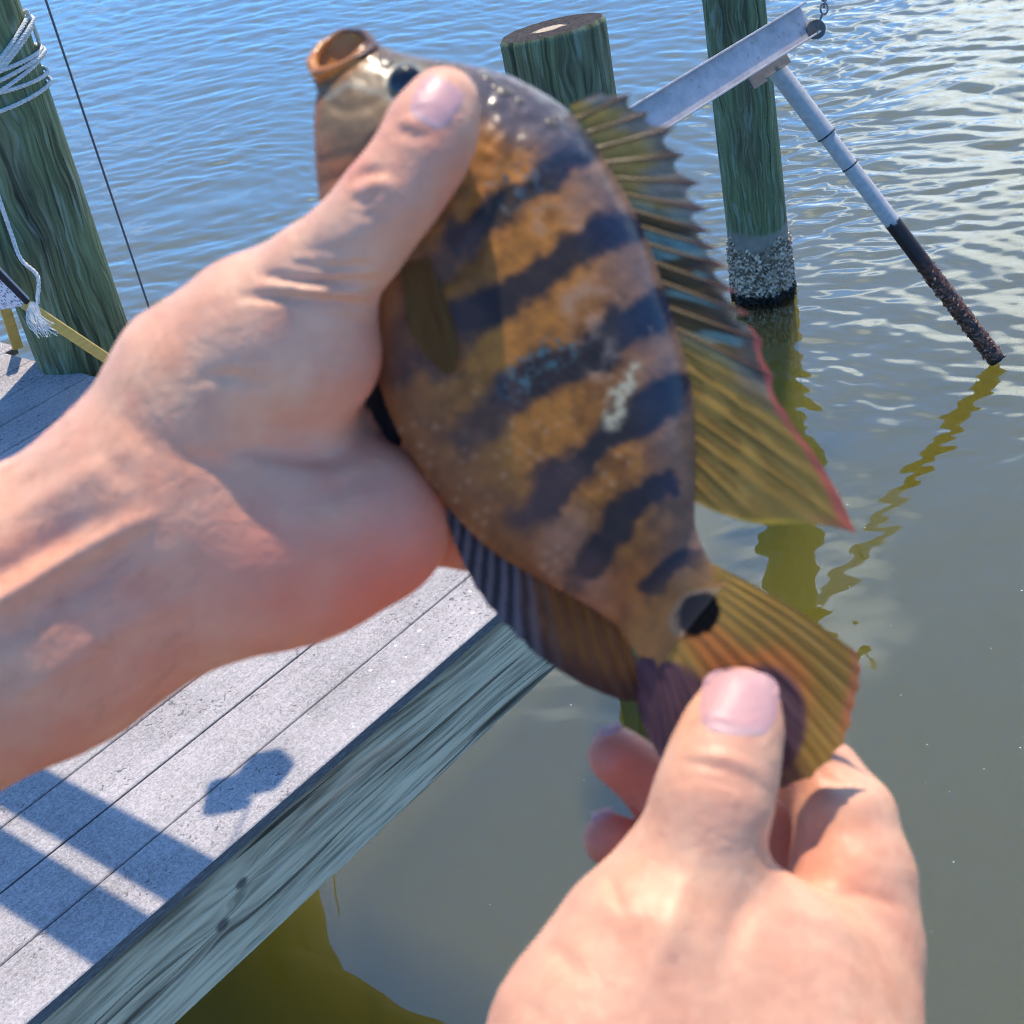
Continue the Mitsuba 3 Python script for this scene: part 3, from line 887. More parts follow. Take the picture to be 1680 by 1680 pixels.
la = creases(la, [
    # knuckle folds of the thumb
    ([(578, 300), (605, 282), (632, 292)], 1.3, 10), ([(600, 318), (622, 296), (640, 312)], -0.9, 11), ([(571, 318), (592, 330), (612, 322)], 1.0, 9),
    ([(640, 196), (668, 220), (706, 222)], 0.6, 9), ([(648, 212), (668, 200), (690, 214)], -0.5, 9), ([(560, 338), (600, 352), (640, 346)], 0.5, 9),
    # folds at the base of the thumb
    ([(430, 450), (520, 462), (618, 462)], 1.7, 8), ([(470, 430), (540, 438), (622, 432)], 1.1, 7), ([(400, 486), (520, 492), (622, 504)], 1.5, 8),
    ([(430, 470), (520, 477), (600, 482)], -1.0, 8), ([(500, 505), (560, 520), (610, 530)], 0.5, 9), ([(470, 412), (540, 412), (630, 410)], 0.4, 10),
    # palm creases and wrist
    ([(330, 620), (380, 618), (430, 634)], 1.0, 12), ([(380, 742), (470, 744), (560, 742), (590, 700)], 1.6, 17), ([(300, 745), (360, 765), (400, 780)], 0.9, 16),
    ([(210, 690), (250, 740), (262, 800)], 0.8, 14), ([(170, 740), (205, 790)], 0.6, 14), ([(235, 660), (262, 720), (330, 760)], 0.5, 14),
    # tendons and veins of the wrist
    ([(-80, 1030), (60, 950), (170, 885), (240, 850)], -2.6, 17), ([(-80, 985), (40, 915), (150, 850)], 1.8, 22), ([(-60, 1080), (80, 1000), (200, 920)], 0.9, 22),
    ([(0, 860), (110, 800), (200, 745)], -1.0, 22), ([(20, 1150), (150, 1060), (290, 985)], -0.8, 22),
    ([(500, 820), (560, 800), (620, 780)], 0.6, 16)])
col = skin_color(la, [(640, 985, -10, 200, 1.0), (480, 960, 10, 170, 0.7), (250, 1150, 0, 260, 0.45), (100, 1230, 0, 200, 0.5), (700, 230, 30, 90, 0.42), (760, 330, 25, 110, 0.40), (620, 610, 10, 90, 0.42), (690, 790, -30, 120, 0.75), (150, 1250, 0, 240, 0.28), (590, 295, 40, 40, 0.45), (560, 880, 15, 70, 0.25)], 5)  # reds along the lower hand also paint in its warm shade
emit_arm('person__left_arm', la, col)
nail('person__left_arm__thumbnail', la, (716, 168), (0.50, -0.866), 84, 78)

# ---- right arm: from below, thumb on the tail, index behind it
RA = Arm([-30, -260, -75], [165, -30, 110], 1.3)
RA.add(RA.chain([(1180, 2150, 40, 330), (1172, 1830, 36, 318), (1175, 1680, 26, 268)], 12, zf, 0.62), 1)
RA.add(RA.chain([(1120, 1470, 22, 118), (1075, 1560, 30, 150), (1000, 1720, 36, 190), (960, 1950, 38, 230)], 10), 14)               # metacarpal of the thumb
RA.add(RA.chain([(1405, 1540, -4, 92), (1375, 1640, 6, 128), (1330, 1830, 24, 190)], 10), 14)                                        # side of the index finger
RA.add(RA.chain([(1190, 1560, 16, 110), (1260, 1600, 10, 130), (1260, 1720, 20, 180)], 8), 16)
rth = RA.chain([(1118, 1500, 24, 118), (1140, 1420, 27, 100), (1160, 1350, 28, 92), (1172, 1298, 27, 93)], 6)
rth = smin(rth, RA.chain([(1172, 1305, 27, 92), (1190, 1240, 22, 87), (1206, 1185, 17, 74), (1214, 1155, 15, 58)], 5), 5)
RA.add(rth, 8)
idx = RA.chain([(1412, 1560, -4, 100), (1398, 1440, -12, 98), (1386, 1352, -18, 84)], 5)
idx = smin(idx, RA.chain([(1384, 1340, -18, 80), (1345, 1278, -26, 64), (1300, 1245, -28, 60), (1225, 1215, -26, 52)], 5), 4)
RA.add(idx, 7)
RA.s.F = smin(RA.s.F, RA.chain([(1330, 1620, -26, 90), (1315, 1470, -40, 78), (1285, 1370, -46, 64), (1180, 1320, -50, 60), (1085, 1295, -46, 55), (1012, 1240, -38, 47)], 5), np.float32(3))
RA.s.F = smin(RA.s.F, RA.chain([(1280, 1650, -34, 85), (1230, 1540, -52, 64), (1140, 1470, -54, 58), (1060, 1410, -46, 50), (1000, 1376, -40, 43)], 5), np.float32(3))
RA.s.F = smin(RA.s.F, RA.chain([(1230, 1700, -36, 78), (1190, 1620, -50, 56), (1110, 1560, -50, 48), (1060, 1530, -44, 42)], 5), np.float32(3))
ra = RA.s.surface()
trimesh.smoothing.filter_taubin(ra, iterations=8)
ra = skin_detail(ra, 8)
ra = creases(ra, [
    ([(1130, 1252), (1180, 1262), (1262, 1300)], 0.7, 9), ([(1110, 1275), (1190, 1284), (1262, 1318)], 0.45, 9), ([(1130, 1240), (1200, 1245), (1240, 1262)], -0.5, 9),
    ([(1125, 1185), (1170, 1176), (1230, 1196)], -0.6, 9), ([(1120, 1200), (1140, 1172), (1152, 1140)], 0.5, 7),
    ([(1000, 1440), (1006, 1462), (1022, 1490)], 0.9, 10), ([(900, 1545), (930, 1580), (960, 1600)], 0.7, 16), ([(850, 1640), (900, 1680)], 0.6, 16),
    ([(1360, 1470), (1420, 1470), (1470, 1490)], 0.8, 12), ([(1290, 1490), (1350, 1510), (1430, 1540)], -0.7, 18),
    ([(1240, 1460), (1210, 1520), (1200, 1600)], 1.4, 26), ([(1130, 1430), (1100, 1520), (1060, 1620)], -1.2, 30), ([(1450, 1520), (1490, 1580), (1500, 1640)], 0.7, 20),
    ([(1330, 1320), (1338, 1350), (1330, 1400)], 1.0, 12), ([(1340, 1258), (1380, 1290), (1420, 1290)], 0.7, 11)])
col = skin_color(ra, [(1020, 1270, -38, 110, 0.95), (1010, 1390, -42, 100, 0.9), (1320, 1240, -26, 75, 0.35), (1345, 1420, -10, 60, 0.45), (1215, 1160, 15, 70, 0.30), (1400, 1480, 0, 80, 0.2), (1250, 1420, -40, 90, 0.6)], 15)
emit_arm('person__right_arm', ra, col)
nail('person__right_arm__thumbnail', ra, (1213, 1153), (0.10, -0.995), 112, 128)
nail('person__right_arm__middle_fingernail', ra, (1001, 1196), (-0.30, -0.95), 18, 40, z_lift=0.1, white=1.0)
nail('person__right_arm__ring_fingernail', ra, (988, 1335), (-0.30, -0.95), 18, 38, z_lift=0.1, white=1.0)
# holder's unseen torso and shoulders, added to bounce warm light onto the hands
sh = []
for (c, r) in (((0, -0.27, 1.28), (0.27, 0.14, 0.36)), ((0, -0.27, 1.00), (0.245, 0.14, 0.34)), ((0, -0.28, 0.76), (0.225, 0.135, 0.24)), ((-0.24, -0.27, 1.43), (0.10, 0.10, 0.13)), ((0.24, -0.27, 1.43), (0.10, 0.10, 0.13))):
    m = trimesh.creation.icosphere(4, 1.0)
    m.apply_scale(r)
    m.apply_translation(c)
    sh.append(m)
import manifold3d as m3
man = m3.Manifold.batch_boolean([m3.Manifold(m3.Mesh(np.asarray(m.vertices, np.float32), np.asarray(m.faces, np.uint32))) for m in sh], m3.OpType.Add)
mm_ = man.to_mesh()
bounce_shirt = trimesh.Trimesh(mm_.vert_properties[:, :3], mm_.tri_verts, process=True)
trimesh.smoothing.filter_taubin(bounce_shirt, iterations=20)
bsdf('bounce_shirt_material', principled(proc(lambda p, n, uv: mix([0.80, 0.55, 0.40], [0.86, 0.61, 0.45], fbm(p.x * 20, p.y * 20, p.z * 20, 3))), 0.9, 0.1))
obj('person__bounce_shirt', bounce_shirt, 'bounce_shirt_material', True)
tag('person', 'person holding the striped fish with both bare hands, only the forearms and hands in view', 'person')
tag('person__left_arm', 'left hand gripping the fish with thumb over its cheek')
tag('person__right_arm', 'right hand pinching the tail fin')

# ------------------------------------------------------------------ fish
ST = np.array([  # dorsal u, v, ventral u, v, full thickness mm
    (604, 62, 524, 138, 13), (622, 72, 517, 170, 18), (650, 84, 515, 205, 23), (700, 95, 517, 262, 30), (760, 104, 524, 325, 36), (820, 118, 545, 400, 40), (880, 146, 580, 480, 43),
    (935, 184, 603, 560, 44), (985, 250, 622, 630, 44), (1030, 325, 648, 700, 43), (1065, 400, 690, 772, 41), (1095, 490, 738, 835, 38),
    (1122, 580, 800, 898, 34), (1141, 680, 880, 948, 29), (1141, 775, 955, 988, 23), (1140, 850, 1005, 1022, 13.0), (1156, 905, 1030, 1055, 7.6), (1176, 935, 1052, 1082, 3.4), (1186, 946, 1066, 1092, 1.8), (1193, 953, 1076, 1099, 0.8)], float)
tk = np.linspace(0, 1, len(ST))
NS, NA = 220, 120
ts = np.linspace(0, 1, NS)
SP = np.stack([spline(tk, ST[:, k], ts) for k in range(5)], 1)
ang = np.arange(NA) * 2 * np.pi / NA
cosv, sinv = np.cos(ang), np.sin(ang)
FZ = lambda t: 2.0 * np.sin(np.pi * t) - 1.0 + 2.0 * np.clip((t - 0.8) / 0.2, 0, 1) ** 2
fv, fuv = [], []
for i in range(NS):
    du, dv, vu, vv, th = SP[i]
    c = np.where(cosv > 0, np.abs(cosv), -np.abs(cosv) ** 0.92)
    w = np.where(cosv > 0, np.abs(sinv), np.abs(sinv) ** 0.85) * np.sign(sinv) * (1 + 0.10 * np.clip(-cosv, 0, 1))
    f = (1 - c) / 2
    U, V = du + (vu - du) * f, dv + (vv - dv) * f
    z = FZ(ts[i]) + w * th / 2
    fv.append(at(U, V, z))
    fuv.append(np.stack([U / 1000, V / 1000], 1))
fv, fuv = np.vstack(fv), np.vstack(fuv)
ff = grid_faces(NS, NA, wrap=True)
fv = np.vstack([fv, fv[:NA].mean(0) + [2.0, -2.0, 0], fv[-NA:].mean(0)])
fuv = np.vstack([fuv, fuv[:NA].mean(0), fuv[-NA:].mean(0)])
j = np.arange(NA)
ff = np.vstack([ff, np.stack([np.full(NA, len(fv) - 2), j, (j + 1) % NA], 1)[:, ::-1], np.stack([np.full(NA, len(fv) - 1), (NS - 1) * NA + j, (NS - 1) * NA + (j + 1) % NA], 1)])
tri = np.cross(fv[ff[:, 1]] - fv[ff[:, 0]], fv[ff[:, 2]] - fv[ff[:, 0]])
if ((fv[ff].mean(1) - fv.mean(0)) * tri).sum() < 0:
    ff = ff[:, ::-1]
fm = trimesh.Trimesh(fv, ff, process=False)
# gill cover, cheek and lateral relief
fm = creases(fm, [
    ([(640, 200), (600, 250), (560, 290), (530, 300)], 0.7, 8), ([(845, 200), (835, 300), (790, 400), (720, 470), (650, 520)], 1.2, 14), ([(800, 190), (790, 290), (740, 380)], 0.6, 12),
    ([(528, 150), (560, 180), (600, 175), (640, 150)], 0.6, 9), ([(560, 120), (580, 150), (575, 190)], -0.6, 14), ([(930, 330), (1010, 480), (1060, 600)], 0.3, 7)])


def seg_dist(x, y, pts):
    best = mi.Float(9.0)
    for (a, b) in zip(pts[:-1], pts[1:]):
        dx, dy = b[0] - a[0], b[1] - a[1]
        t = dr.clip(((x - a[0]) * dx + (y - a[1]) * dy) / (dx * dx + dy * dy), 0, 1)
        best = dr.minimum(best, dr.sqrt((x - a[0] - t * dx) ** 2 + (y - a[1] - t * dy) ** 2))
    return best


BARS = [  # centre line in the side view, half width
    (((0.965, 0.235), (0.915, 0.275), (0.860, 0.315), (0.800, 0.350), (0.755, 0.395)), 0.030),
    (((1.040, 0.375), (0.975, 0.390), (0.905, 0.440), (0.835, 0.490), (0.770, 0.520)), 0.032),
    (((1.085, 0.505), (1.030, 0.525), (0.975, 0.580), (0.905, 0.605), (0.840, 0.645)), 0.034),
    (((1.120, 0.640), (1.060, 0.675), (1.000, 0.715), (0.930, 0.775), (0.890, 0.820)), 0.030),
    (((1.105, 0.795), (1.050, 0.830), (1.000, 0.880), (0.965, 0.930)), 0.024),
    (((1.170, 0.905), (1.100, 0.935), (1.060, 0.965)), 0.018)]


TAILS = [(((0.840, 0.645), (0.800, 0.690), (0.770, 0.720)), 0.030), (((0.890, 0.820), (0.860, 0.850)), 0.026), (((0.770, 0.520), (0.735, 0.560), (0.720, 0.600)), 0.030),
         (((0.760, 0.395), (0.700, 0.455), (0.660, 0.520), (0.650, 0.600)), 0.036), (((0.965, 0.930), (0.950, 0.955)), 0.022), (((0.93, 0.775), (0.90, 0.80), (0.87, 0.845)), 0.03)]


def fish_fn(p, n, uv):
    x, y = uv.x, uv.y
    w1, w2 = fbm(x * 17, y * 17, 1.0, 3) - 0.5, fbm(x * 17, y * 17, 8.0, 3) - 0.5
    xx, yy = x + 0.030 * w1, y + 0.030 * w2
    fine = 0.5 + 0.75 * (fbm(x * 42, y * 42, 3.0, 3) - 0.5)
    big = fbm(x * 9, y * 9, 5.0, 3)
    # back to belly: distance along the across direction
    back = smoothstep(0.13, 0.02, seg_dist(x, y, ((0.70, 0.095), (0.82, 0.118), (0.935, 0.184), (1.03, 0.325), (1.095, 0.49), (1.14, 0.68), (1.16, 0.9))))
    gold = mix([0.175, 0.064, 0.008], [0.42, 0.160, 0.020], smoothstep(0.3, 0.7, fine * 0.6 + big * 0.4))
    olive = mix([0.105, 0.080, 0.048], [0.190, 0.145, 0.090], fine)
    lilac = mix([0.10, 0.078, 0.074], [0.22, 0.170, 0.150], fine)
    col = mix(gold, lilac, back * (0.45 + 0.4 * big))
    belly = smoothstep(0.16, 0.03, seg_dist(x, y, ((0.62, 0.63), (0.69, 0.772), (0.80, 0.90), (0.955, 0.988))))
    col = mix(col, mix([0.14, 0.048, 0.018], [0.28, 0.100, 0.036], fine), belly * 0.75)
    peach = smoothstep(0.06, 0.015, seg_dist(xx, yy, ((0.925, 0.86), (0.93, 0.92), (0.97, 0.99)))) 
    col = mix(col, [0.42, 0.21, 0.12], peach * (0.25 + 0.5 * fine))
    # pearly scale dots on the golden flank
    jx, jy = x + 0.006 * (noise(x * 40, y * 40, 11.0) - 0.5), y + 0.006 * (noise(x * 40, y * 40, 12.0) - 0.5)
    cx, cy = (jx * 0.80 + jy * 0.60) * 50, (-jx * 0.60 + jy * 0.80) * 50
    cx = cx + 0.5 * dr.floor(cy)
    r = dr.sqrt((cx - dr.floor(cx) - 0.5) ** 2 + (cy - dr.floor(cy) - 0.5) ** 2)
    dots = smoothstep(0.48, 0.02, r) * smoothstep(0.30, 0.95, mikit.cell_rand(dr.floor(cx), dr.floor(cy), 4)) * smoothstep(0.52, 0.66, y) * (1 - back) * smoothstep(0.3, 0.55, fbm(x * 12, y * 12, 14.0, 2))
    col = mix(col, mi.Color3f(0.55, 0.32, 0.17), dots * 0.38)
    # bars
    for pts, hw in BARS:
        d = seg_dist(xx, yy, pts) + 0.030 * (fine - 0.5)
        m = smoothstep(hw * 1.35, hw * 0.55, d)
        tone = mix([0.014, 0.013, 0.016], [0.018, 0.026, 0.052], back)
        col = mix(col, tone * (0.4 + 0.8 * fine), m * 0.97)
    for pts, hw in TAILS:
        d = seg_dist(xx, yy, pts) + 0.030 * (fine - 0.5)
        col = mix(col, mi.Color3f(0.060, 0.034, 0.030) * (0.7 + 0.8 * fine), smoothstep(hw * 1.6, hw * 0.3, d) * 0.75)
    teal = smoothstep(0.040, 0.018, seg_dist(x, y, ((0.845, 0.63), (0.875, 0.605), (0.915, 0.575)))) * smoothstep(0.54, 0.68, fbm(x * 170, y * 170, 2.0, 2))
    col = mix(col, [0.05, 0.13, 0.14], teal * 0.8)
    teal2 = smoothstep(0.05, 0.02, seg_dist(x, y, ((0.83, 0.315), (0.87, 0.30)))) * smoothstep(0.55, 0.72, fbm(x * 100, y * 100, 7.0, 2))
    col = mix(col, [0.05, 0.09, 0.12], teal2 * 0.7)
    pale = smoothstep(0.022, 0.004, seg_dist(xx, yy, ((1.045, 0.612), (1.020, 0.650), (1.002, 0.690))))
    col = mix(col, [0.46, 0.41, 0.25], pale * (0.15 + 0.85 * smoothstep(0.42, 0.62, fbm(x * 90, y * 90, 15.0, 3))))
    pale2 = smoothstep(0.035, 0.01, seg_dist(xx, yy, ((0.90, 0.36), (0.96, 0.345)))) + smoothstep(0.05, 0.01, seg_dist(xx, yy, ((0.985, 0.48), (0.955, 0.50), (0.99, 0.60))))
    col = mix(col, [0.30, 0.235, 0.19], dr.clip(pale2, 0, 1) * 0.5 * smoothstep(0.35, 0.7, fine))
    # head
    head = smoothstep(0.075, -0.02, (x - 0.700) * 0.86 + (y - 0.250) * 0.28)
    hc = mix([0.120, 0.078, 0.036], [0.235, 0.160, 0.085], fbm(x * 22, y * 22, 4.0, 3))
    hc = mix(hc, mi.Color3f(0.18, 0.140, 0.095), smoothstep(0.16, 0.07, y) * 0.8)
    throat = smoothstep(0.205, 0.29, y + 0.25 * (0.6 - x))
    hc = mix(hc, [0.34, 0.13, 0.05], throat * 0.8)
    rim = smoothstep(0.020, 0.004, seg_dist(xx, yy, ((0.515, 0.16), (0.512, 0.22), (0.518, 0.30))))
    hc = mix(hc, [0.36, 0.13, 0.05], rim * 0.8)
    plate = smoothstep(0.009, 0.003, seg_dist(xx, yy, ((0.530, 0.165), (0.570, 0.135), (0.615, 0.150), (0.660, 0.178))))
    hc = mix(hc, [0.26, 0.24, 0.18], plate * 0.7)
    gill = smoothstep(0.012, 0.003, seg_dist(xx, yy, ((0.535, 0.265), (0.580, 0.250), (0.620, 0.215), (0.645, 0.190))))
    hc = mix(hc, [0.05, 0.032, 0.020], gill * 0.7)
    lip = smoothstep(0.040, 0.008, seg_dist(x, y, ((0.510, 0.10), (0.545, 0.112), (0.590, 0.082))))
    hc = mix(hc, [0.36, 0.14, 0.04], lip)
    maroon = smoothstep(0.030, 0.010, seg_dist(xx, yy, ((0.585, 0.048), (0.612, 0.062))))
    hc = mix(hc, [0.085, 0.04, 0.022], maroon * 0.9)
    dk = smoothstep(0.035, 0.010, seg_dist(xx, yy, ((0.60, 0.215), (0.57, 0.24))))
    hc = mix(hc, [0.075, 0.06, 0.042], dk * 0.6)
    col = mix(col, hc, head)
    eye = smoothstep(0.047, 0.034, dr.sqrt((x - 0.668) ** 2 + (y - 0.138) ** 2))
    col = mix(col, mi.Color3f(0.21, 0.20, 0.145), eye)
    nape = smoothstep(0.07, 0.02, seg_dist(xx, yy, ((0.80, 0.15), (0.87, 0.185), (0.93, 0.22))))
    col = mix(col, [0.085, 0.088, 0.105], nape * 0.8)
    # tail spot
    a, b = (x - 1.146) * 0.78 - (y - 1.003) * 0.62, (x - 1.146) * 0.62 + (y - 1.003) * 0.78
    e = dr.sqrt((a / 0.046) ** 2 + (b / 0.029) ** 2) + 0.35 * (fbm(x * 60, y * 60, 9.0, 2) - 0.5)
    tail = smoothstep(-0.015, 0.050, (x - 1.07) * 0.60 + (y - 0.97) * 0.62)
    col = mix(col, mix([0.26, 0.125, 0.030], [0.36, 0.185, 0.050], fine), tail * 0.8)
    col = mix(col, [0.27, 0.27, 0.20], smoothstep(1.22, 1.04, e) * (0.15 + 0.45 * fine))
    return mix(col, [0.010, 0.010, 0.010], smoothstep(1.02, 0.80, e))


def wet_fn(p, n, uv):
    b = smoothstep(0.12, 0.03, seg_dist(uv.x, uv.y, ((0.60, 0.06), (0.70, 0.095), (0.82, 0.118), (0.935, 0.184), (1.03, 0.325), (1.095, 0.49), (1.14, 0.68))))
    return b


def fish_bump(p, n, uv):
    x, y = uv.x, uv.y
    cx, cy = (x * 0.80 + y * 0.60) * 62, (-x * 0.60 + y * 0.80) * 62
    cx = cx + 0.5 * dr.floor(cy)
    r = dr.sqrt((cx - dr.floor(cx) - 0.5) ** 2 + (cy - dr.floor(cy) - 0.5) ** 2)
    sc = smoothstep(0.62, 0.30, r) * smoothstep(0.60, 0.80, x)
    return sc * 0.05 + (0.22 + 0.35 * smoothstep(0.75, 0.62, y) * smoothstep(0.5, 0.3, y)) * fbm(x * 42, y * 42, 1.0, 2) + (1.2 * noise(x * 26, y * 26, 3.0) + 0.9 * noise(x * 60, y * 60, 5.0)) * smoothstep(0.40, 0.15, y) * smoothstep(0.60, 0.78, x)


bsdf('fish_material', principled(proc(fish_fn), proc(lambda p, n, uv: 0.66 - 0.45 * wet_fn(p, n, uv)), 0.45, bump=fish_bump, bscale=0.0010, eps=0.0005))
obj('fish__body', (to_world(fm.vertices), fm.faces), 'fish_material', True, uv=fuv)
tag('fish', 'striped golden brown fish with dark bars and black tail spot held in two hands', 'fish')

# eye
em = trimesh.creation.icosphere(4, 1.0)
ec = at(667, 137, 13.6)
ev = em.vertices * [6.0, 6.0, 4.0] + ec
bsdf('eye_material', principled(proc(lambda p, n, uv: mix([0.004, 0.004, 0.005], [0.17, 0.16, 0.10], smoothstep(0.76, 0.88, dr.sqrt(uv.x ** 2 + uv.y ** 2)))), 0.08, 0.6, clearcoat=1.0, clearcoat_gloss=1.0))
obj('fish__eye', (to_world(ev), em.faces), 'eye_material', True, uv=em.vertices[:, :2].copy())

# mouth: protruded lips as one ring and the dark throat inside
bsdf('lip_material', principled(proc(lambda p, n, uv: mix(mix([0.36, 0.11, 0.018], [0.52, 0.21, 0.035], fbm(p.x * 260, p.y * 260, p.z * 260, 3)), [0.085, 0.040, 0.022], smoothstep(0.45, 0.75, uv.x))), 0.35, 0.5, clearcoat=0.8, clearcoat_gloss=0.9))
bsdf('throat_material', principled(proc(lambda p, n, uv: mix(mix([0.36, 0.15, 0.03], [0.52, 0.27, 0.07], fbm(p.x * 180, p.y * 180, p.z * 180, 3)), [0.06, 0.022, 0.012], smoothstep(0.25, 0.75, uv.x))), 0.4, 0.4))
ta = np.linspace(0, 2 * np.pi, 57)
# ring from the lower lip corner (near side) over the upper lip and back on the far side
cu, cv_ = 560, 86
ring_u = cu + 48 * np.cos(ta) + 10 * np.sin(ta)
ring_v = cv_ - 22 * np.cos(ta) + 23 * np.sin(ta) + 10 * np.cos(ta) ** 2 - 6
ring_u = ring_u + 3.0 * np.sin(2 * ta + 0.6) + 1.5 * np.sin(5 * ta)
ring_v = ring_v + 3.0 * np.sin(3 * ta + 0.5) + 1.2 * np.sin(7 * ta + 1)
ring_z = 1 + 7.5 * np.sin(ta)
ring = at(ring_u, ring_v, ring_z)
rad = 0.75 + 0.75 * np.cos(ta) ** 2 + 0.6 * np.clip(-np.cos(ta), 0, 1) + 0.22 * np.sin(3 * ta + 1) + 0.12 * np.sin(8 * ta)
lm = tube(ring, rad, 14, cap=False)
uvl = np.stack([np.repeat(0.5 + 0.5 * np.cos(ta), 14), np.zeros(57 * 14)], 1)
obj('fish__lip', (to_world(lm.vertices), lm.faces), 'lip_material', True, uv=uvl)
# sleeve between lips and head, with the throat bowl inside
sl, su = [], []
head_ring = at(*[SP[4][0] + (SP[4][2] - SP[4][0]) * (1 - np.cos(ta)) / 2, SP[4][1] + (SP[4][3] - SP[4][1]) * (1 - np.cos(ta)) / 2, FZ(ts[4]) + np.sin(ta) * SP[4][4] / 2 * 0.98])
for k in np.linspace(0, 1, 12):
    bul = 1 + 0.06 * math.sin(math.pi * k)
    pr = ring * (1 - k) + head_ring * k
    cen = pr.mean(0)
    sl.append(cen + (pr - cen) * bul)
sl = np.vstack(sl)
su = np.stack([plan(sl)[0] / 1000, plan(sl)[1] / 1000], 1)
obj('fish__jaw', (to_world(sl), grid_faces(12, 57)), 'fish_material', True, uv=su)
bowl = []
for k in np.linspace(0, 1, 8):
    cen = ring.mean(0)
    bowl.append(cen + (ring - cen) * math.cos(k * 1.5) + np.array([4.0, -7.5, -3.0]) * math.sin(k * 1.57) * 1.5)
bowl = np.vstack(bowl)
obj('fish__throat', (to_world(bowl), grid_faces(8, 57)), 'throat_material', True, uv=np.stack([np.repeat(np.linspace(0, 1, 8), 57), np.zeros(8 * 57)], 1))


# fins
def fin_mesh(pairs, zb, zt, nseg, nw, scallop, bow=0.0, rib=0.45, inset=0.0):
    """A membrane between base points and ray tips; scallop(t) is how far it dips between rays."""
    P = np.asarray(pairs, float)
    n = len(P)
    t = np.linspace(0, n - 1, (n - 1) * nseg + 1)
    b = np.stack([spline(np.arange(n), P[:, k], t) for k in (0, 1)], 1)
    e = np.stack([spline(np.arange(n), P[:, k], t) for k in (2, 3)], 1)
    fr = t - np.floor(t)
    dip = np.array([scallop(x / (n - 1)) for x in t]) * np.sin(np.pi * fr) ** 0.8
    w = np.linspace(-inset, 1, nw)
    L = 1 - dip
    d = (e - b) * L[:, None]
    q = b[:, None] + d[:, None] * w[None, :, None]
    nrm = np.stack([d[:, 1], -d[:, 0]], 1)
    q = q + nrm[:, None] * (bow * np.sin(np.pi * np.clip(w, 0, 1)))[None, :, None]
    tt_ = t[:, None] / (n - 1)
    z = zb + (zt - zb) * np.clip(w, 0, 1)[None] + rib * np.cos(2 * np.pi * t)[:, None] * (0.4 + 0.6 * (1 - np.clip(w, 0, 1)))[None]
    z = z + 1.6 * np.sin(tt_ * 9 + w[None] * 2.5) * np.clip(w, 0, 1)[None]
    v = at(q[..., 0], q[..., 1], z).reshape(-1, 3)
    uv = np.stack([np.broadcast_to(tt_, z.shape), np.broadcast_to(w[None] * L[:, None], z.shape)], -1).reshape(-1, 2)
    return v, grid_faces(len(t), nw), uv, q, z


def fin_bsdf(key, fn, trans=0.7, st=0.0):
    scene[key] = {'type': 'principledthin', 'base_color': proc(fn), 'roughness': 0.35, 'diff_trans': trans, 'spec_trans': st, 'eta': 1.4}


DORS = [(937, 170, 985, 148), (955, 192, 1037, 152), (972, 215, 1066, 184), (990, 240, 1110, 208), (1003, 266, 1124, 253), (1018, 293, 1150, 300), (1031, 320, 1163, 345),
        (1043, 347, 1168, 382), (1052, 372, 1185, 412), (1062, 400, 1198, 440), (1072, 430, 1212, 480), (1082, 462, 1233, 517), (1096, 505, 1252, 560), (1110, 540, 1270, 618),
        (1122, 575, 1292, 682), (1132, 610, 1340, 750), (1140, 650, 1378, 815), (1145, 690, 1405, 875), (1146, 725, 1330, 860), (1145, 760, 1250, 860), (1138, 790, 1190, 845), (1130, 812, 1142, 824)]
ND = len(DORS)


def dorsal_fn(p, n, uv):
    t, w = uv.x, uv.y
    k = t * (ND - 1)
    f = k - dr.floor(k)
    ray = smoothstep(0.30, 0.05, dr.minimum(f, 1 - f))
    g = fbm(t * 60, w * 9, 1.0, 3)
    grey = mix([0.19, 0.175, 0.145], [0.36, 0.33, 0.28], g)
    gold = mix([0.32, 0.22, 0.04], [0.50, 0.34, 0.08], g)
    dark = mi.Color3f(0.035, 0.030, 0.028)
    col = mix(grey, gold, smoothstep(0.62, 0.25, w + 0.5 * (noise(t * 40, 1.0) - 0.5)) * 0.8)
    stripe = smoothstep(0.40, 0.65, fbm(t * 46, w * 3.2 + 4.0, 2.0, 3))
    mid = smoothstep(0.26, 0.36, t) * smoothstep(0.66, 0.58, t)
    teal = mix(mi.Color3f(0.07, 0.20, 0.23), [0.16, 0.36, 0.38], g)
    s2 = fbm(k * 2.2 + w * 1.2, w * 1.8, 4.0, 2)
    col = mix(col, mix(teal, dark, smoothstep(0.46, 0.56, s2)), mid * smoothstep(0.92, 0.6, w) * 0.85)
    soft = smoothstep(0.62, 0.70, t)
    fine = 0.5 + 0.5 * dr.sin(k * 2 * 3.14159 * 2.0)
    og = mix([0.32, 0.20, 0.05], [0.46, 0.31, 0.09], g)
    og = mix(og, [0.13, 0.085, 0.03], fine * smoothstep(0.95, 0.35, w) * smoothstep(0.35, 0.6, fbm(t * 30, w * 6, 6.0, 2)) * 0.75)
    col = mix(col, og, soft)
    col = mix(col, dark, ray * (1 - soft) * 0.55)
    col = mix(col, dark, stripe * (1 - soft) * smoothstep(0.5, 0.9, w) * 0.6)
    red = smoothstep(0.84, 0.93, w + 0.10 * (g - 0.5)) * smoothstep(0.36, 0.46, t) * smoothstep(0.86, 0.80, t)
    col = mix(col, [0.66, 0.15, 0.12], red * 0.85)
    return mix(col, [0.60, 0.42, 0.06], smoothstep(0.84, 0.88, t) * smoothstep(0.88, 0.97, w) * 0.8)


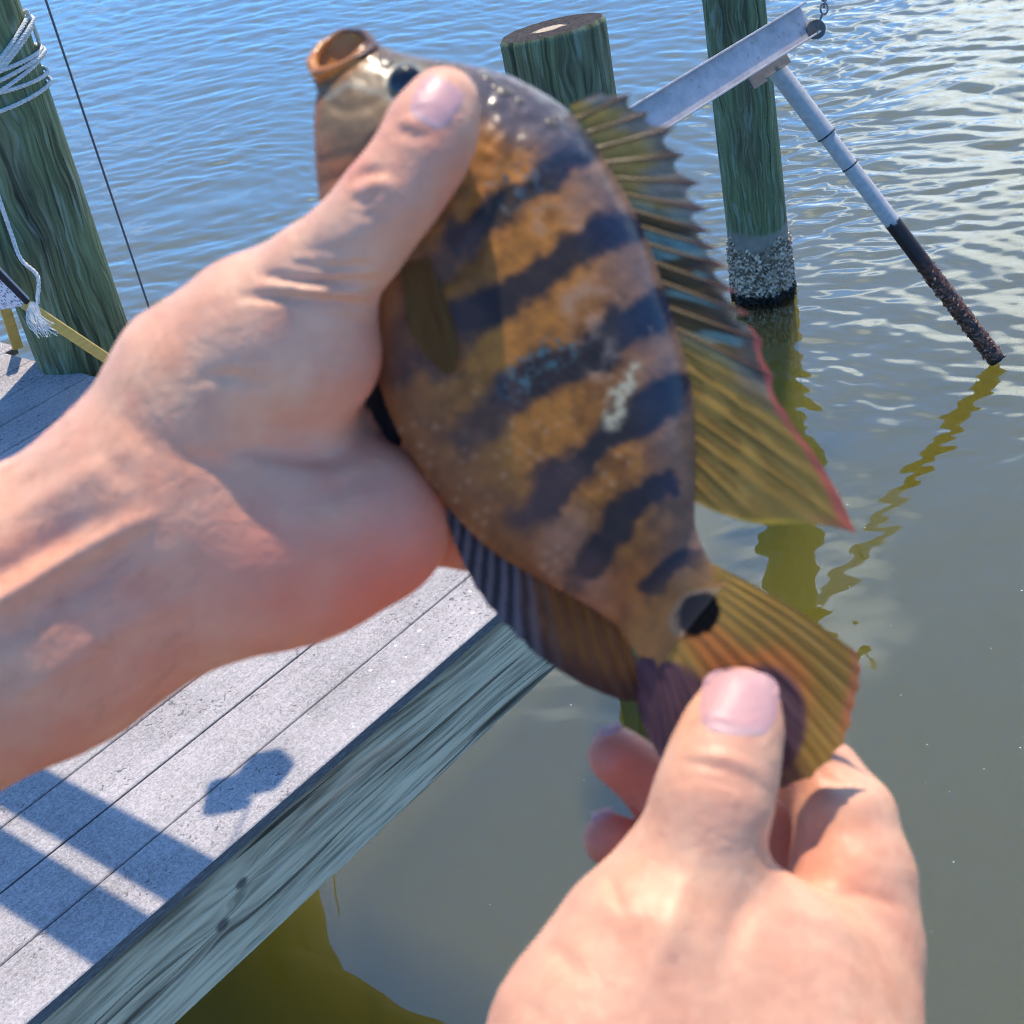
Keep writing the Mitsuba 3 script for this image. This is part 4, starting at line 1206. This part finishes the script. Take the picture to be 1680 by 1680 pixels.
fin_bsdf('dorsal_material', dorsal_fn, 0.9, 0.18)
v, f, uv, q, z = fin_mesh(DORS, 1.0, 3.0, 10, 26, lambda t: 0.24 if t < 0.55 else (0.07 if t < 0.66 else 0.005), inset=0.12, rib=0.5)
obj('fish__dorsal_fin', (to_world(v), f), 'dorsal_material', True, uv=uv)
bsdf('spine_material', principled(proc(lambda p, n, uv: mix([0.17, 0.12, 0.05], [0.10, 0.045, 0.035], smoothstep(0.3, 0.9, uv.y) * 1.0)), 0.35, 0.5))
for i in range(1, 14):
    qq = q[i * 10]
    pth = at(qq[:, 0], qq[:, 1], z[i * 10] + 0.35)
    tb = tube(pth, np.linspace(0.75, 0.25, len(pth)), 8)
    uvs = np.vstack([np.stack([np.zeros(len(pth) * 8), np.repeat(np.linspace(0, 1, len(pth)), 8)], 1), [[0, 0], [0, 1]]])
    obj('fish__dorsal_fin__spine', (to_world(tb.vertices), tb.faces), 'spine_material', True, uv=uvs)

CAUD = [(1172, 926, 1408, 1072), (1170, 936, 1413, 1100), (1165, 946, 1410, 1128), (1160, 958, 1402, 1160), (1152, 970, 1396, 1190), (1144, 984, 1384, 1222), (1134, 998, 1362, 1250), (1122, 1010, 1332, 1278),
        (1110, 1022, 1290, 1298), (1098, 1032, 1240, 1302), (1088, 1042, 1190, 1300), (1076, 1052, 1140, 1288), (1064, 1064, 1096, 1262), (1052, 1076, 1066, 1214), (1042, 1088, 1046, 1160)]
NC = len(CAUD)


def caudal_fn(p, n, uv):
    t, w = uv.x, uv.y
    k = t * (NC - 1) * 2
    f = 0.5 + 0.5 * dr.cos(k * 6.2832 + w * 2)
    g = fbm(t * 50, w * 5, 1.0, 3)
    gold = mix([0.30, 0.17, 0.035], [0.47, 0.30, 0.09], g)
    gold = mix(gold, [0.17, 0.10, 0.03], f * 0.55 * smoothstep(0.15, 0.35, w))
    orange = mi.Color3f(0.50, 0.16, 0.05)
    col = mix(gold, orange, smoothstep(0.34, 0.46, t) * smoothstep(0.66, 0.54, t) * smoothstep(0.8, 0.35, w) * 0.75)
    dark = mix([0.055, 0.032, 0.045], [0.17, 0.10, 0.11], g * 0.7 + f * 0.3)
    bnd = 0.33 + 2.2 * (w - 0.60) * (w - 0.60)
    col = mix(col, orange * 1.15, smoothstep(bnd - 0.16, bnd - 0.03, t) * smoothstep(0.25, 0.45, w) * smoothstep(0.85, 0.6, w) * 0.7)
    col = mix(col, dark, smoothstep(bnd - 0.025, bnd + 0.035, t) * smoothstep(0.25, 0.45, w + 0.3 * smoothstep(0.6, 0.8, t)))
    col = mix(col, dark, smoothstep(0.62, 0.74, t + 0.10 * w) * smoothstep(0.10, 0.4, w + 0.3 * smoothstep(0.7, 0.9, t)))
    fold = smoothstep(0.10, 0.04, dr.abs(t - 0.52 - 0.06 * w)) * smoothstep(0.35, 0.6, w)
    col = mix(col, [0.055, 0.03, 0.045], fold * 0.8)
    col = mix(col, [0.55, 0.17, 0.09], smoothstep(0.90, 0.97, w) * smoothstep(0.40, 0.25, t) * 0.7)
    # tail spot runs on to the fin's root
    e = dr.sqrt(((t - 0.43) / 0.19) ** 2 + ((w - 0.035) / 0.110) ** 2) + 0.35 * (fbm(t * 22, w * 30, 9.0, 2) - 0.5)
    return mix(col, [0.010, 0.010, 0.010], smoothstep(1.02, 0.80, e))


fin_bsdf('caudal_material', caudal_fn, 0.6)
v, f, uv, q, z = fin_mesh(CAUD, 0.9, 1.5, 10, 30, lambda t: 0.018, bow=0.03, inset=0.05, rib=0.35)
q_ = np.clip((uv[:, 1] - 0.06) / 0.15, 0, 1)
v[:, 2] = v[:, 2] * q_ + np.where(uv[:, 1] < 0.02, 0.1, 0.9) * (1 - q_)
u_, v_ = plan(v)
fold = np.exp(-((uv[:, 0] - 0.53 - 0.06 * uv[:, 1]) / 0.07) ** 2) * np.clip((uv[:, 1] - 0.25) / 0.4, 0, 1)
v[:, 2] += -4.5 * fold + 1.5 * np.clip(uv[:, 1] - 0.5, 0, 1) * np.sin(uv[:, 0] * 7)
obj('fish__tail_fin', (to_world(v), f), 'caudal_material', True, uv=uv)
tag('fish__tail_fin', 'golden tail fin folded dark under the thumb')

ANAL = [(735, 832, 733, 852), (752, 850, 746, 892), (770, 868, 762, 930), (790, 886, 780, 965), (808, 900, 800, 994), (828, 915, 824, 1022), (848, 929, 850, 1048), (870, 943, 882, 1076), (894, 957, 920, 1102), (918, 969, 956, 1124), (944, 983, 990, 1139), (972, 1000, 1022, 1150), (1002, 1022, 1046, 1152), (1032, 1052, 1054, 1120)]
NN = len(ANAL)


def anal_fn(p, n, uv):
    t, w = uv.x, uv.y
    k = t * (NN - 1)
    f = 0.5 + 0.5 * dr.cos(k * 6.2832)
    g = fbm(t * 40, w * 6, 1.0, 3)
    grey = mix([0.045, 0.045, 0.055], [0.15, 0.145, 0.16], smoothstep(0.25, 0.8, f * 0.6 + g * 0.4))
    brown = mix([0.16, 0.065, 0.022], [0.27, 0.12, 0.04], g)
    brown = mix(brown, [0.06, 0.035, 0.03], smoothstep(0.5, 0.95, w) * 0.9)
    brown = mix(brown, [0.10, 0.055, 0.04], f * 0.4)
    return mix(grey, brown, smoothstep(0.42, 0.68, t))


fin_bsdf('anal_material', anal_fn, 0.45)
v, f, uv, q, z = fin_mesh(ANAL, 0.0, -2.0, 10, 22, lambda t: 0.05 if t < 0.5 else 0.01, inset=0.10, rib=0.7)
obj('fish__anal_fin', (to_world(v), f), 'anal_material', True, uv=uv)

PECT = [(655, 440, 672, 540), (665, 436, 700, 585), (676, 432, 735, 618), (686, 428, 750, 610), (694, 424, 752, 570), (702, 420, 742, 520)]
fin_bsdf('pectoral_material', lambda p, n, uv: mix([0.11, 0.056, 0.020], [0.20, 0.10, 0.035], fbm(uv.x * 40, uv.y * 4, 1.0, 3)), 0.3)
v, f, uv, q, z = fin_mesh(PECT, 23.0, 24.5, 10, 16, lambda t: 0.03, rib=0.25)
obj('fish__pectoral_fin', (to_world(v), f), 'pectoral_material', True, uv=uv)
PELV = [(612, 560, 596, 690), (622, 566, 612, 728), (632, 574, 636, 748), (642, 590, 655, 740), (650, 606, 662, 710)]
fin_bsdf('pelvic_material', lambda p, n, uv: mix([0.012, 0.013, 0.016], [0.035, 0.036, 0.042], fbm(uv.x * 40, uv.y * 4, 1.0, 3)), 0.1)  # near-black also paints in the shaded gap beside the palm
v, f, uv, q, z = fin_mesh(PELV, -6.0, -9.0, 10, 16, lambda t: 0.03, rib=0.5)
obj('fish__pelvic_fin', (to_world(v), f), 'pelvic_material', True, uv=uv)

# water beads on the wet back and head, larger ones added to make glints
bsdf('bead_material', {'type': 'roughplastic', 'diffuse_reflectance': {'type': 'rgb', 'value': [0.13, 0.11, 0.085]}, 'int_ior': 1.5, 'alpha': 0.13})
beads = []
spots = [(612, 76, 2.0), (632, 103, 2.6), (618, 92, 1.0), (674, 108, 1.6), (645, 88, 0.9), (800, 128, 1.7), (812, 140, 1.4), (828, 152, 2.6), (857, 164, 1.6), (842, 150, 1.0), (903, 203, 2.0), (915, 192, 1.0), (928, 196, 0.9), (707, 101, 0.9), (722, 102, 0.8)]
for i in range(40):
    k = rng.integers(40, 165)
    f = rng.uniform(0.0, 0.05) if i < 24 else rng.uniform(0.0, 0.3)
    spots.append((SP[k][0] + (SP[k][2] - SP[k][0]) * f, SP[k][1] + (SP[k][3] - SP[k][1]) * f, rng.uniform(0.25, 0.7)))
fu, fw_ = plan(fm.vertices)
front = fm.vertex_normals[:, 2] > -0.05
from scipy.spatial import cKDTree
kd = cKDTree(np.stack([fu[front], fw_[front]], 1))
for (a, b, r) in spots:
    _, i = kd.query([a, b])
    c, n_ = fm.vertices[front][i], fm.vertex_normals[front][i]
    m = trimesh.creation.icosphere(2, 1.0)
    m.vertices = m.vertices * r
    m.vertices -= np.outer((m.vertices @ n_) * (0.75 if r > 0.8 else 0.5), n_)
    m.apply_translation(c + n_ * 0.05)
    beads.append(m)
bm = join(beads)
obj('fish__water_bead', (to_world(bm.vertices), bm.faces), 'bead_material', True)
tag('fish__water_bead', 'beads of water on the wet skin, larger ones added to make glints', kind='stuff')

# fine hair on the forearm
hv, hn = la.vertices, la.vertex_normals
cand = np.where((hn[:, 2] > 0.1) & (plan(hv)[0] < 330) & (plan(hv)[0] > -60) & (plan(hv)[1] < 1150))[0]
hairs = []
for i in rng.choice(cand, 170, replace=False):
    p0, n0 = hv[i], hn[i]
    d = unit(np.array([-0.75, -0.55, 0.0]) + rng.normal(0, 0.35, 3))
    d = unit(d - n0 * (d @ n0))
    L = rng.uniform(5, 11)
    hairs.append(tube([p0, p0 + n0 * 0.9 + d * L * 0.4, p0 + n0 * 1.0 + d * L], [0.045, 0.04, 0.015], 4))
hm_ = join(hairs)
bsdf('hair_material', principled((0.16, 0.09, 0.05), 0.4, 0.5))
obj('person__left_arm__hair', (to_world(hm_.vertices), hm_.faces), 'hair_material')
tag('person__left_arm__hair', 'fine short hair on the forearm', kind='stuff')

# flecks of foam drifting on the calm water
bsdf('foam_glint_material', principled((0.75, 0.75, 0.72), 0.6, 0.4))
fl = []
for k in range(60):
    x, y = rng.uniform(-0.3, 1.7), rng.uniform(2.3, 4.8)
    m = trimesh.creation.icosphere(1, 1.0)
    m.vertices *= np.array([1, rng.uniform(0.4, 1), 0.35]) * rng.uniform(0.0012, 0.0034) * (2.2 if k == 0 else 1)
    m.apply_translation([x, y, -1.3 + water_height(np.array([x]), np.array([y]))[0]])
    fl.append(m)
obj('foam_fleck', join(fl), 'foam_glint_material')
tag('foam_fleck', 'tiny pale foam flecks drifting on the calm water', 'foam', kind='stuff')

# water drops on the outer board, their wet glints painted white
sp = []
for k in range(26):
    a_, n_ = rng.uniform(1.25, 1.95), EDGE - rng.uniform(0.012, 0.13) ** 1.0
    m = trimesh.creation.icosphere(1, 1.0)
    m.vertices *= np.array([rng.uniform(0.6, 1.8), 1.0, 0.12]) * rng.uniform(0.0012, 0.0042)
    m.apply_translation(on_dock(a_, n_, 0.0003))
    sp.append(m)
obj('dock__glint_drop', join(sp), 'foam_glint_material')
tag('dock__glint_drop', 'small water drops on the outer plank, their wet glints painted white', kind='stuff')
